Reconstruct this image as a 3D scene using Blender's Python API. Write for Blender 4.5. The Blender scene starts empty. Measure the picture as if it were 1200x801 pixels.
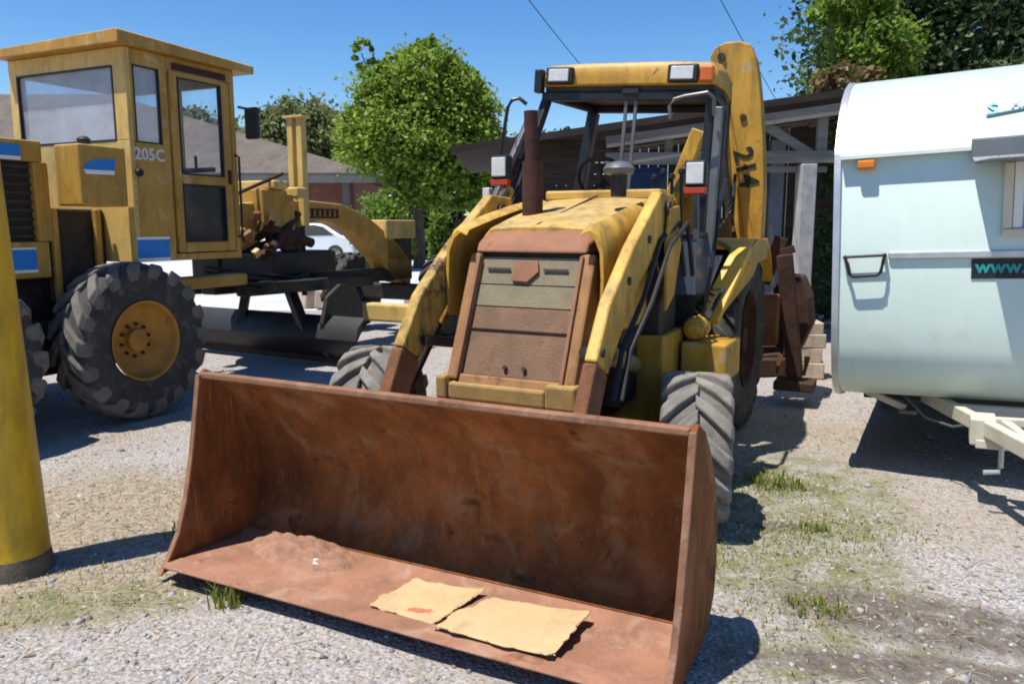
import bpy, bmesh, math, random
import numpy as np
from mathutils import Matrix, Vector, Euler, noise as mnoise
R = math.radians
random.seed(7); rng = np.random.default_rng(7)
S = bpy.context.scene
COL = S.collection

# ------------------------------------------------------------------ camera
cd = bpy.data.cameras.new("camera"); cam = bpy.data.objects.new("camera", cd); COL.objects.link(cam)
cd.sensor_width = 36; cd.lens = 36 * 915 / 1200; cd.clip_end = 2000; cd.clip_start = .05
PITCH = math.atan(135.5 / 915)
cam.location = (0, 0, 1.6); cam.rotation_euler = (math.pi / 2 - PITCH, 0, 0)
S.camera = cam

# ------------------------------------------------------------------ sky, sun, exposure
SUN_DIR = Vector((-.302, -.16, .94)).normalized()          # towards the sun
elev = math.asin(SUN_DIR.z); azim = math.atan2(SUN_DIR.x, SUN_DIR.y)
W = bpy.data.worlds.new("World"); S.world = W; W.use_nodes = True
wn = W.node_tree.nodes; wl = W.node_tree.links
sky = wn.new("ShaderNodeTexSky"); sky.sky_type = 'NISHITA'; sky.sun_disc = False
sky.sun_elevation = elev; sky.sun_rotation = azim; sky.air_density = 1.0; sky.dust_density = .1; sky.ozone_density = 3.0
hs_ = wn.new("ShaderNodeHueSaturation"); hs_.inputs["Saturation"].default_value = 1.32; hs_.inputs["Hue"].default_value = .505
wl.new(sky.outputs[0], hs_.inputs["Color"]); wl.new(hs_.outputs[0], wn["Background"].inputs[0]); wn["Background"].inputs[1].default_value = .116
sd = bpy.data.lights.new("sun", 'SUN'); sun = bpy.data.objects.new("sun", sd); COL.objects.link(sun)
sd.energy = 5.0; sd.angle = R(.5); sd.color = (1, .955, .88)
sun.rotation_euler = (-SUN_DIR).to_track_quat('-Z', 'Y').to_euler()
S.cycles.filter_width = 1.9
S.view_settings.view_transform = 'Standard'; S.view_settings.look = 'None'
S.view_settings.exposure = 0.42; S.view_settings.gamma = 1

# ------------------------------------------------------------------ materials
def _n(nt, t, **kw):
    n = nt.nodes.new(t)
    for k, v in kw.items(): setattr(n, k, v)
    return n
def mat(name, base, rough=.6, metal=0., var=.18, vscale=3., rust=0., rustc=(.16, .06, .025), rscale=5., dust=0., dustc=(.42, .36, .28),
        bump=.15, bscale=60., stretch=(1, 1, 1), spec=.4, updust=0., grime=0., grimec=(.05, .034, .02), scratch=0., scratchc=(.42, .27, .17)):
    m = bpy.data.materials.new(name); m.use_nodes = True; nt = m.node_tree; L = nt.links
    b = nt.nodes["Principled BSDF"]; b.inputs["Metallic"].default_value = metal; b.inputs["Specular IOR Level"].default_value = spec
    tc = _n(nt, "ShaderNodeTexCoord"); mp = _n(nt, "ShaderNodeMapping"); mp.inputs["Scale"].default_value = stretch
    L.new(tc.outputs["Object"], mp.inputs[0])
    def noise(sc, det=6, dis=0., ro=.6):
        n = _n(nt, "ShaderNodeTexNoise"); n.inputs["Scale"].default_value = sc; n.inputs["Detail"].default_value = det
        n.inputs["Distortion"].default_value = dis; n.inputs["Roughness"].default_value = ro
        L.new(mp.outputs[0], n.inputs["Vector"]); return n.outputs[0]
    def ramp(src, a, c):
        r = _n(nt, "ShaderNodeMapRange"); r.inputs[1].default_value = a; r.inputs[2].default_value = c; L.new(src, r.inputs[0]); return r.outputs[0]
    def mix(f, a, c):
        x = _n(nt, "ShaderNodeMix", data_type='RGBA')
        if isinstance(f, float): x.inputs[0].default_value = f
        else: L.new(f, x.inputs[0])
        for s, v in ((6, a), (7, c)):
            if isinstance(v, tuple): x.inputs[s].default_value = (*v, 1)
            else: L.new(v, x.inputs[s])
        return x.outputs[2]
    lo = tuple(c * (1 - var) for c in base); hi = tuple(min(1, c * (1 + var)) for c in base)
    c = mix(ramp(noise(vscale, 8, .4), .32, .68), lo, hi)
    fine = noise(bscale, 4)
    rr = rough
    if dust > 0:
        c = mix(ramp(noise(vscale * 2.1, 8, .8), .62 - dust * .3, .80 - dust * .2), c, dustc)
    if updust > 0:
        g = _n(nt, "ShaderNodeNewGeometry"); sx = _n(nt, "ShaderNodeSeparateXYZ"); L.new(g.outputs["Normal"], sx.inputs[0])
        ml = _n(nt, "ShaderNodeMath", operation='MULTIPLY'); L.new(ramp(sx.outputs[2], .5, .95), ml.inputs[0])
        m2 = _n(nt, "ShaderNodeMath", operation='MULTIPLY'); L.new(ramp(noise(vscale * 1.6, 8, .5), .3, .62), m2.inputs[0]); m2.inputs[1].default_value = updust
        L.new(m2.outputs[0], ml.inputs[1]); c = mix(ml.outputs[0], c, dustc)
    if grime > 0:
        m3 = _n(nt, "ShaderNodeMapping"); m3.inputs["Scale"].default_value = (5, 5, 1.3); L.new(tc.outputs["Object"], m3.inputs[0])
        n3 = _n(nt, "ShaderNodeTexNoise"); n3.inputs["Scale"].default_value = 2.2; n3.inputs["Detail"].default_value = 10; n3.inputs["Roughness"].default_value = .68; n3.inputs["Distortion"].default_value = .4; L.new(m3.outputs[0], n3.inputs["Vector"])
        m4 = _n(nt, "ShaderNodeMath", operation='MULTIPLY'); L.new(ramp(n3.outputs[0], .44, .74), m4.inputs[0]); m4.inputs[1].default_value = grime; c = mix(m4.outputs[0], c, grimec)
    if scratch > 0:
        m5 = _n(nt, "ShaderNodeMapping"); m5.inputs["Scale"].default_value = (34, 34, 1.6); m5.inputs["Rotation"].default_value = (.05, .12, 0); L.new(tc.outputs["Object"], m5.inputs[0])
        n5 = _n(nt, "ShaderNodeTexNoise"); n5.inputs["Scale"].default_value = 2.4; n5.inputs["Detail"].default_value = 6; n5.inputs["Roughness"].default_value = .7; L.new(m5.outputs[0], n5.inputs["Vector"])
        m6 = _n(nt, "ShaderNodeMath", operation='MULTIPLY'); L.new(ramp(n5.outputs[0], .56, .70), m6.inputs[0]); L.new(ramp(noise(3.1, 6, .5), .42, .62), m6.inputs[1])
        m7 = _n(nt, "ShaderNodeMath", operation='MULTIPLY'); L.new(m6.outputs[0], m7.inputs[0]); m7.inputs[1].default_value = scratch; c = mix(m7.outputs[0], c, scratchc)
    if rust > 0:
        rc = mix(ramp(noise(rscale * 4, 6), .3, .7), tuple(x * .55 for x in rustc), tuple(x * 1.5 for x in rustc))
        rm = ramp(noise(rscale, 10, .6, .68), .72 - rust * .42, .78 - rust * .36)
        c = mix(rm, c, rc)
        r_ = _n(nt, "ShaderNodeMix"); L.new(rm, r_.inputs[0]); r_.inputs[2].default_value = rough; r_.inputs[3].default_value = .9; L.new(r_.outputs[0], b.inputs["Roughness"])
    else:
        r_ = _n(nt, "ShaderNodeMapRange"); L.new(fine, r_.inputs[0]); r_.inputs[3].default_value = max(0, rough - .1); r_.inputs[4].default_value = min(1, rough + .12); L.new(r_.outputs[0], b.inputs["Roughness"])
    L.new(c, b.inputs["Base Color"])
    if bump > 0:
        bp = _n(nt, "ShaderNodeBump"); bp.inputs["Strength"].default_value = bump; bp.inputs["Distance"].default_value = .01
        L.new(fine, bp.inputs["Height"]); L.new(bp.outputs[0], b.inputs["Normal"])
    return m
def glass(name, tint=(.55, .6, .65), alpha=.35, col=(.30, .34, .40)):
    m = bpy.data.materials.new(name); m.use_nodes = True; nt = m.node_tree; nt.nodes.remove(nt.nodes["Principled BSDF"])
    o = nt.nodes["Material Output"]; t = _n(nt, "ShaderNodeBsdfTransparent"); t.inputs[0].default_value = (*tint, 1)
    g = _n(nt, "ShaderNodeBsdfPrincipled"); g.inputs["Base Color"].default_value = (*col, 1); g.inputs["Roughness"].default_value = .08
    tc = _n(nt, "ShaderNodeTexCoord"); nz = _n(nt, "ShaderNodeTexNoise"); nz.inputs["Scale"].default_value = 2.5; nz.inputs["Detail"].default_value = 6
    nt.links.new(tc.outputs["Object"], nz.inputs["Vector"])
    mr = _n(nt, "ShaderNodeMapRange"); nt.links.new(nz.outputs[0], mr.inputs[0]); mr.inputs[1].default_value = .3; mr.inputs[2].default_value = .7
    mr.inputs[3].default_value = max(0, alpha - .15); mr.inputs[4].default_value = min(1, alpha + .15)
    x = _n(nt, "ShaderNodeMixShader"); nt.links.new(mr.outputs[0], x.inputs[0]); nt.links.new(t.outputs[0], x.inputs[1]); nt.links.new(g.outputs[0], x.inputs[2]); nt.links.new(x.outputs[0], o.inputs[0])
    return m
def leafmat(name, c1, c2, tr=.35):
    m = bpy.data.materials.new(name); m.use_nodes = True; nt = m.node_tree; nt.nodes.remove(nt.nodes["Principled BSDF"]); L = nt.links
    o = nt.nodes["Material Output"]; g = _n(nt, "ShaderNodeNewGeometry")
    x = _n(nt, "ShaderNodeMix", data_type='RGBA'); L.new(g.outputs["Random Per Island"], x.inputs[0]); x.inputs[6].default_value = (*c1, 1); x.inputs[7].default_value = (*c2, 1)
    d = _n(nt, "ShaderNodeBsdfPrincipled"); d.inputs["Roughness"].default_value = .55; d.inputs["Specular IOR Level"].default_value = .3
    t = _n(nt, "ShaderNodeBsdfTranslucent"); hs = _n(nt, "ShaderNodeHueSaturation"); hs.inputs["Value"].default_value = 1.5; hs.inputs["Hue"].default_value = .48
    L.new(x.outputs[2], d.inputs["Base Color"]); L.new(x.outputs[2], hs.inputs["Color"]); L.new(hs.outputs[0], t.inputs[0])
    ms = _n(nt, "ShaderNodeMixShader"); ms.inputs[0].default_value = tr; L.new(d.outputs[0], ms.inputs[1]); L.new(t.outputs[0], ms.inputs[2]); L.new(ms.outputs[0], o.inputs[0])
    return m

DUST = (.46, .38, .27)
M = {}
M['loader_yellow'] = mat("loader_yellow", (.60, .34, .045), .5, var=.2, grime=.75, rust=.34, rustc=(.26, .11, .045), rscale=4, updust=.6, dustc=(.62, .44, .17), dust=.12)
M['hood_yellow'] = mat("hood_yellow", (.50, .31, .065), .65, var=.25, grime=.6, rust=.2, rscale=3, updust=.55, dustc=(.50, .37, .18), dust=.2)
M['boom_yellow'] = mat("boom_yellow", (.50, .27, .03), .5, var=.16, grime=.6, rust=.26, rustc=(.16, .07, .03), rscale=6, dust=.1)
M['fender_yellow'] = mat("fender_yellow", (.78, .42, .05), .4, var=.1, grime=.3, rust=.15, dust=.05)
M['canopy_yellow'] = mat("canopy_yellow", (.52, .28, .035), .5, var=.15, grime=.5, rust=.25, rscale=4, updust=.5)
M['grader_yellow'] = mat("grader_yellow", (.52, .315, .062), .5, var=.12, vscale=2, rust=.12, rustc=(.17, .07, .03), updust=.7, dustc=(.62, .50, .30), dust=.12, dustc_=None) if False else mat("grader_yellow", (.45, .245, .038), .5, grime=.45, var=.12, vscale=2, rust=.12, rustc=(.17, .07, .03), updust=.7, dustc=(.62, .50, .30), dust=.1)
M['grader_pale'] = mat("grader_pale", (.62, .42, .13), .55, grime=.4, var=.12, rust=.16, rustc=(.2, .09, .04), updust=.5, dustc=(.66, .54, .33))
M['post_yellow'] = mat("post_yellow", (.64, .38, .015), .48, grime=.55, var=.22, vscale=5, rust=.3, rustc=(.22, .12, .04), rscale=4, stretch=(1, 1, .5))
M['bucket_rust'] = mat("bucket_rust", (.235, .078, .021), .82, spec=.2, scratch=.7, var=.4, vscale=2.0, grime=.6, grimec=(.045, .02, .012), rust=.36, rustc=(.13, .048, .016), rscale=6, dust=.34, dustc=(.30, .165, .085), bump=.5, bscale=30)
M['bucket_floor'] = mat("bucket_floor", (.30, .145, .088), .85, scratch=.35, scratchc=(.5, .36, .27), var=.25, vscale=3, grime=.3, grimec=(.13, .06, .03), rust=.28, rustc=(.20, .085, .045), rscale=2.5, dust=.35, dustc=(.37, .23, .155), bump=.5, bscale=40)
M['edge_metal'] = mat("edge_metal", (.24, .115, .062), .55, var=.35, vscale=8, rust=.3, dust=.25, dustc=(.34, .22, .15))
M['rust'] = mat("rust", (.19, .075, .032), .85, var=.4, vscale=6, rust=.3, rustc=(.10, .04, .02), bump=.4)
M['rust_dark'] = mat("rust_dark", (.05, .022, .013), .85, var=.4, vscale=6, bump=.4)
M['rust_maroon'] = mat("rust_maroon", (.055, .02, .014), .85, var=.35, vscale=6, bump=.4)
M['worn_shaded_yellow'] = mat("worn_shaded_yellow", (.50, .31, .06), .7, var=.25, grime=.8, rust=.5, rustc=(.08, .045, .025), rscale=5, updust=.5, dustc=(.58, .44, .20))  # left arm: grease and wear, with its shade also put into the dark tone
M['dusty_rubber'] = mat("dusty_rubber", (.135, .123, .105), .92, var=.3, vscale=6, dust=.3, dustc=(.24, .21, .17), bump=.35, bscale=45)
M['cowl_rust'] = mat("cowl_rust", (.26, .115, .06), .75, var=.18, vscale=5, rust=.15, rustc=(.2, .08, .04), bump=.2)
M['surround_rust'] = mat("surround_rust", (.29, .145, .055), .75, var=.22, vscale=6, rust=.42, rustc=(.20, .085, .04), bump=.25)
M['grille_green'] = mat("grille_green", (.20, .165, .10), .8, var=.15, vscale=7, rust=.2, rustc=(.19, .11, .06), rscale=5, bump=.5, bscale=90)
M['grille_brown'] = mat("grille_brown", (.185, .108, .062), .85, var=.2, vscale=6, rust=.3, rustc=(.15, .065, .035), bump=.5, bscale=90)
M['weight_mustard'] = mat("weight_mustard", (.34, .215, .07), .7, var=.2, vscale=6, rust=.3, rustc=(.2, .09, .04), dust=.2, dustc=(.40, .29, .14))
M['black'] = mat("black_metal", (.018, .017, .018), .55, var=.3)
M['grease'] = mat("greasy_metal", (.03, .024, .018), .6, var=.5, vscale=8, rust=.2, rustc=(.07, .03, .015), bump=.4)
M['navy'] = mat("navy_steel", (.013, .014, .017), .4, var=.2, rust=.1)
M['grey_steel'] = mat("grey_steel", (.13, .13, .13), .45, metal=.3, var=.25, rust=.12)
M['chrome'] = mat("worn_chrome", (.6, .6, .6), .25, metal=1, var=.1)
M['rubber'] = mat("rubber", (.042, .040, .038), .85, var=.35, vscale=5, dust=.3, dustc=(.12, .108, .092), bump=.35, bscale=45)
M['tread'] = mat("dusty_tread", (.20, .182, .155), .92, var=.3, vscale=9, dust=.2, dustc=(.16, .15, .14), bump=.4, bscale=50)
M['tread_dark'] = mat("worn_tread", (.135, .122, .105), .92, var=.25, vscale=9, bump=.4, bscale=50)
M['rim_yellow'] = mat("rim_yellow", (.36, .17, .022), .55, var=.2, vscale=6, rust=.3, rustc=(.18, .08, .03), rscale=4)
M['blue'] = mat("blue_stripe", (.015, .20, .56), .45, var=.1, vscale=6)
M['white'] = mat("white_paint", (.78, .78, .76), .5, var=.06)
M['white_worn'] = mat("worn_white_letters", (.62, .60, .56), .6, var=.15, vscale=30)
M['black_letter'] = mat("black_letters", (.015, .014, .012), .6, var=.3, vscale=20, bump=0)
M['lens'] = mat("lamp_glass", (.62, .62, .60), .15, var=.12, vscale=20, spec=.8)
M['red'] = mat("red_reflector", (.42, .045, .02), .25, var=.1)
M['red_ink'] = mat('faded_red_ink', (.45, .14, .09), .8, var=.3, vscale=40)
M['orange'] = mat("orange_lens", (.72, .20, .015), .25, var=.12)
M['red_orange'] = mat("amber_lamp", (.55, .12, .02), .3, var=.15)
M['seat_blue'] = mat("blue_vinyl", (.03, .055, .13), .55, var=.2)
M['slate'] = mat("slate_panel", (.065, .085, .12), .22, var=.35, vscale=4, spec=.7)
M['grey_panel'] = mat("grey_panel", (.30, .30, .30), .5, var=.2)
M['card'] = mat("cardboard", (.50, .36, .19), .85, var=.08, vscale=4, dust=.2, dustc=(.42, .28, .15), bump=.1, grime=.2, grimec=(.3, .19, .1))
M['card_edge'] = M['card']
M['litter'] = mat("white_litter", (.8, .78, .75), .7, var=.1)
M['soil'] = mat("reddish_soil", (.29, .155, .10), .95, var=.3, vscale=14, bump=.8, bscale=50)
M['van_mint'] = mat("caravan_mint", (.615, .725, .65), .35, var=.035, vscale=1.5, bump=.02, dust=.06, dustc=(.56, .60, .54), grime=.12, grimec=(.35, .36, .32))
M['van_white'] = mat("caravan_white", (.50, .55, .515), .35, var=.04, vscale=1.5, bump=.02, dust=.04, dustc=(.5, .5, .48), grime=.3, grimec=(.30, .30, .28))
M['alu'] = mat("aluminium_trim", (.52, .52, .52), .35, metal=.6, var=.12, vscale=8)
M['shield'] = mat("smoky_shield", (.12, .135, .14), .4, var=.2)
M['cream'] = mat("cream_frame", (.62, .58, .46), .5, var=.1, rust=.05)
M['tow_cream'] = mat("tow_cream", (.55, .51, .40), .6, var=.15, vscale=7, rust=.22, rustc=(.22, .12, .06), rscale=8)
M['sticker'] = mat("dark_sticker", (.012, .016, .022), .5, var=.15)
M['teal'] = mat("teal_print", (.02, .30, .28), .5, var=.1, vscale=20)
M['pale_teal'] = mat("pale_teal_print", (.20, .46, .48), .5, var=.15, vscale=25)
M['grey_print'] = mat("grey_print", (.38, .44, .47), .5, var=.15, vscale=25)
M['curtain'] = mat("curtain", (.30, .30, .33), .8, var=.15)
M['timber_grey'] = mat("weathered_timber", (.215, .185, .155), .85, var=.28, vscale=4, stretch=(.35, 3, 3), bump=.5, bscale=25)
M['timber_white'] = mat("white_timber", (.44, .42, .40), .8, grime=.5, grimec=(.16, .14, .12), var=.2, vscale=6, rust=.08, rustc=(.3, .27, .25))
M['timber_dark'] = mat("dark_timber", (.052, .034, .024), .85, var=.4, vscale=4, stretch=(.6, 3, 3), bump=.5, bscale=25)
M['timber_blue'] = mat("bluegrey_timber", (.16, .19, .23), .8, var=.2)
M['roof_edge'] = mat("brown_roof_edge", (.038, .026, .021), .85, var=.4, vscale=3, stretch=(.5, 2, 2))
M['plank_tan'] = mat("tan_block", (.42, .33, .25), .9, var=.25, vscale=6, bump=.5, bscale=30)
M['tile'] = mat("roof_tile", (.122, .096, .078), .85, var=.22, vscale=1.2, dust=.15, dustc=(.17, .138, .115), bump=.3, bscale=8)
M['brick'] = mat("red_brick", (.19, .075, .05), .85, var=.2)
M['fascia'] = mat("fascia", (.12, .12, .115), .7, var=.2)
M['car_white'] = mat("white_car_paint", (.74, .76, .78), .25, var=.03, spec=.6, bump=0)
M['car_blue'] = mat("blue_car_paint", (.03, .06, .13), .25, var=.05, spec=.6, bump=0)
M['dark_glass'] = mat("dark_glass", (.03, .04, .05), .08, var=.2, spec=.8, bump=0)
M['bark'] = mat("bark", (.095, .072, .052), .9, var=.35, vscale=8, stretch=(2, 2, .5), bump=.8, bscale=20)
M['cab_glass'] = glass("cab_glass", (.88, .92, .97), .34, (.62, .66, .72))
M['clear_glass'] = glass("clear_glass", (.95, .97, .98), .05)
M['dim_glass'] = glass("dim_glass", (.10, .12, .14), .4, (.08, .09, .11))
M['concrete'] = mat("pale_concrete", (.50, .50, .50), .85, var=.12, vscale=.5, dust=.1, bump=.2)
M['post_foot'] = mat("stained_concrete", (.115, .098, .07), .9, var=.3, vscale=10, bump=.5)
M['cable'] = mat("cable_sheath", (.03, .03, .032), .6, var=.1, bump=0)

# ------------------------------------------------------------------ mesh helpers
class MB:
    def __init__(s, xf=None): s.v = []; s.f = []; s.xf = xf
    def add(s, vs, fs):
        n = len(s.v)
        s.v += [tuple(s.xf @ Vector(v)) if s.xf else tuple(v) for v in vs]; s.f += [tuple(i + n for i in f) for f in fs]; return s
    def box(s, x0, x1, y0, y1, z0, z1):
        return s.add([(x0, y0, z0), (x1, y0, z0), (x1, y1, z0), (x0, y1, z0), (x0, y0, z1), (x1, y0, z1), (x1, y1, z1), (x0, y1, z1)],
                     [(0, 3, 2, 1), (4, 5, 6, 7), (0, 1, 5, 4), (1, 2, 6, 5), (2, 3, 7, 6), (3, 0, 4, 7)])
    def obox(s, c, size, rot=(0, 0, 0)):
        m = Matrix.Translation(c) @ Euler(rot).to_matrix().to_4x4(); a, b, d = (x / 2 for x in size)
        vs = [m @ Vector(p) for p in ((-a, -b, -d), (a, -b, -d), (a, b, -d), (-a, b, -d), (-a, -b, d), (a, -b, d), (a, b, d), (-a, b, d))]
        return s.add(vs, [(0, 3, 2, 1), (4, 5, 6, 7), (0, 1, 5, 4), (1, 2, 6, 5), (2, 3, 7, 6), (3, 0, 4, 7)])
    def bar(s, p0, p1, w, h, w1=None, h1=None, up=(0, 0, 1)):
        p0, p1 = Vector(p0), Vector(p1); d = (p1 - p0).normalized(); u = Vector(up)
        if abs(d.dot(u)) > .98: u = Vector((0, 1, 0))
        x = d.cross(u).normalized(); u = x.cross(d)
        w1 = w1 or w; h1 = h1 or h; vs = []
        for p, a, b in ((p0, w / 2, h / 2), (p1, w1 / 2, h1 / 2)): vs += [p - x * a - u * b, p + x * a - u * b, p + x * a + u * b, p - x * a + u * b]
        return s.add(vs, [(0, 1, 2, 3), (7, 6, 5, 4), (0, 4, 5, 1), (1, 5, 6, 2), (2, 6, 7, 3), (3, 7, 4, 0)])
    def tube(s, pts, r, n=10):
        pts = [Vector(p) for p in pts]; rs = r if isinstance(r, (list, tuple)) else [r] * len(pts); vs = []; fs = []
        ref = Vector((.31, .17, .93)).normalized()
        for i, p in enumerate(pts):
            d = (pts[min(i + 1, len(pts) - 1)] - pts[max(i - 1, 0)]).normalized()
            x = d.cross(ref).normalized(); y = x.cross(d)
            vs += [p + (x * math.cos(2 * math.pi * k / n) + y * math.sin(2 * math.pi * k / n)) * rs[i] for k in range(n)]
        for i in range(len(pts) - 1):
            for k in range(n): fs.append((i * n + k, i * n + (k + 1) % n, (i + 1) * n + (k + 1) % n, (i + 1) * n + k))
        fs.append(tuple(range(n))); fs.append(tuple(range((len(pts) - 1) * n, len(pts) * n)))
        return s.add(vs, fs)
    def prism(s, poly, ax, a, b):
        n = len(poly)
        mk = {'x': lambda p, t: (t, p[0], p[1]), 'y': lambda p, t: (p[0], t, p[1]), 'z': lambda p, t: (p[0], p[1], t)}[ax]
        vs = [mk(p, a) for p in poly] + [mk(p, b) for p in poly]
        return s.add(vs, [tuple(range(n)), tuple(range(2 * n - 1, n - 1, -1))] + [(i, (i + 1) % n, n + (i + 1) % n, n + i) for i in range(n)])
    def loft(s, secs, closed=True, caps=True):
        n = len(secs[0]); vs = [p for q in secs for p in q]; fs = []
        for i in range(len(secs) - 1):
            for k in range(n if closed else n - 1): fs.append((i * n + k, i * n + (k + 1) % n, (i + 1) * n + (k + 1) % n, (i + 1) * n + k))
        if caps and closed: fs += [tuple(range(n)), tuple(range((len(secs) - 1) * n, len(secs) * n))]
        return s.add(vs, fs)
    def sheet(s, prof, t, x0, x1, ax='x'):
        pr = [Vector((p[0], p[1])) for p in prof]; off = []
        for i, p in enumerate(pr):
            d = (pr[min(i + 1, len(pr) - 1)] - pr[max(i - 1, 0)]).normalized(); off.append(p + Vector((d.y, -d.x)) * t)
        n = len(pr); mk = (lambda p, a: (a, p.x, p.y)) if ax == 'x' else (lambda p, a: (p.x, a, p.y))
        secs = [[mk(pr[i], x0), mk(pr[i], x1), mk(off[i], x1), mk(off[i], x0)] for i in range(n)]
        return s.loft(secs)
    def lathe(s, prof, c, ax='x', n=32):
        c = Vector(c); vs = []; fs = []
        for r, h in prof:
            for k in range(n):
                a = 2 * math.pi * k / n; u, v = r * math.cos(a), r * math.sin(a)
                vs.append(c + Vector({'x': (h, u, v), 'y': (u, h, v), 'z': (u, v, h)}[ax]))
        for i in range(len(prof) - 1):
            for k in range(n): fs.append((i * n + k, i * n + (k + 1) % n, (i + 1) * n + (k + 1) % n, (i + 1) * n + k))
        fs.append(tuple(range(n))); fs.append(tuple(range((len(prof) - 1) * n, len(prof) * n)))
        return s.add(vs, fs)
    def build(s, name, m, parent=None, smooth=False, bevel=0., label=None, recalc=True):
        me = bpy.data.meshes.new(name); me.from_pydata(s.v, [], s.f)
        if recalc:
            b = bmesh.new(); b.from_mesh(me); bmesh.ops.recalc_face_normals(b, faces=b.faces); b.to_mesh(me); b.free()
        me.materials.append(M[m] if isinstance(m, str) else m)
        if smooth: me.shade_smooth(); me.set_sharp_from_angle(angle=R(38))
        o = bpy.data.objects.new(name, me); COL.objects.link(o)
        if parent: o.parent = parent
        if bevel:
            bv = o.modifiers.new("bevel", 'BEVEL'); bv.width = bevel; bv.segments = 2; bv.limit_method = 'ANGLE'; bv.angle_limit = R(40)
        if label: o['label'] = label
        return o
def thing(name, label, cat, loc=(0, 0, 0), rot=(0, 0, 0), group=None):
    o = bpy.data.objects.new(name, None); COL.objects.link(o); o.location = loc; o.rotation_euler = rot; o.empty_display_size = .2
    return tag(o, label, cat, group)
def tag(o, label, cat, group=None, kind=None):
    if label: o['label'] = label
    if cat: o['category'] = cat
    if group: o['group'] = group
    if kind: o['kind'] = kind
    return o
def structure(o): o['kind'] = 'structure'; return o
def copy_part(o, parent, loc=None):
    c = o.copy(); COL.objects.link(c); c.parent = parent
    for ch in list(o.children): copy_part(ch, c)
    return c
def lettering(name, txt, size, m, parent, mtx, depth=.002):
    cu = bpy.data.curves.new(name, 'FONT'); cu.body = txt; cu.size = size; cu.extrude = depth; cu.resolution_u = 2; cu.offset = size * .024
    t = bpy.data.objects.new("tmp_text", cu); COL.objects.link(t)
    me = bpy.data.meshes.new_from_object(t.evaluated_get(bpy.context.evaluated_depsgraph_get())); bpy.data.objects.remove(t); bpy.data.curves.remove(cu)
    me.name = name; me.transform(mtx); me.materials.clear(); me.materials.append(M[m])
    o = bpy.data.objects.new(name, me); COL.objects.link(o); o.parent = parent; return o
def basis(o, x, y):
    x = Vector(x).normalized(); y = Vector(y); z = x.cross(y).normalized(); y = z.cross(x)
    m = Matrix((x, y, z)).transposed().to_4x4(); m.translation = Vector(o); return m

def tyre(parent, name, c, rad, w, rimr, nl, lug, rim_m='rim_yellow', tread_m='tread', face=1, toe=0., rim_w=.5, body='rubber'):
    """ribbed tractor tyre about the x axis, with a dished rim on its face side"""
    w2 = w / 2; ri = rad - lug
    prof = [(rimr, -w2 * .62), (rimr * 1.06, -w2 * .85), ((rimr + ri) / 2, -w2 * 1.0), (ri * .94, -w2 * .95), (ri * .985, -w2 * .78), (ri, -w2 * .4), (ri, w2 * .4), (ri * .985, w2 * .78), (ri * .94, w2 * .95),
            ((rimr + ri) / 2, w2 * 1.0), (rimr * 1.06, w2 * .85), (rimr, w2 * .62), (rimr, -w2 * .62)]
    a = MB(); a.lathe(prof, (0, 0, 0), 'x', 48); a.f = a.f[:-2]
    t = a.build(name, body, parent, smooth=True); t.location = c; t.rotation_euler = (0, 0, toe)
    b = MB(); st = 2 * math.pi / nl; lw = rad * st * .50
    for sd_ in (-1, 1):
        for k in range(nl):
            t0 = (k + (0 if sd_ > 0 else .5)) * st; secs = []
            for r, x, dt, ww in ((rad, -.04, .0, 1.), (rad, .45, .75, 1.05), (rad * .985, .9, 1.45, 1.2), (rad * .925, 1.0, 1.6, 1.15), (rad * .84, 1.005, 1.65, .8)):
                th = t0 + dt * st * .62; x_ = sd_ * x * w2; q = []
                for rr, s_ in ((r, -.42), (r, .42), (r - lug * 1.6, .55), (r - lug * 1.6, -.55)):
                    an = th + s_ * lw * ww / rad; q.append((x_ if rr == r else x_ * .96, rr * math.cos(an), rr * math.sin(an)))
                secs.append(q)
            b.loft(secs)
    b.build('tread_lugs', tread_m, t, bevel=lug * .28)
    f = face; rw = w2 * rim_w
    p = [(rimr * 1.05, f * w2 * .90), (rimr * .99, f * w2 * .86), (rimr * .93, f * w2 * .60), (rimr * .88, f * (w2 * .45)), (rimr * .80, f * w2 * .38), (rimr * .50, f * rw), (rimr * .30, f * rw), (rimr * .28, f * (rw + .05)), (rimr * .10, f * (rw + .06)), (.004, f * (rw + .06))]
    q = MB(); q.lathe(p, (0, 0, 0), 'x', 40); q.f = q.f[1:] if False else q.f
    q.f = [fc for fc in q.f if len(fc) <= 4] + [q.f[-1]]
    rm = q.build('rim', rim_m, t, smooth=True)
    h = MB()
    for k in range(10):
        an = 2 * math.pi * k / 10 + .2; h.lathe([(.014, 0), (.014, f * .025), (.008, f * .03)], (f * rw * f, rimr * .42 * math.cos(an), rimr * .42 * math.sin(an)), 'x', 6)
    h.build('wheel_bolts', 'rust_dark', t)
    return t

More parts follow.
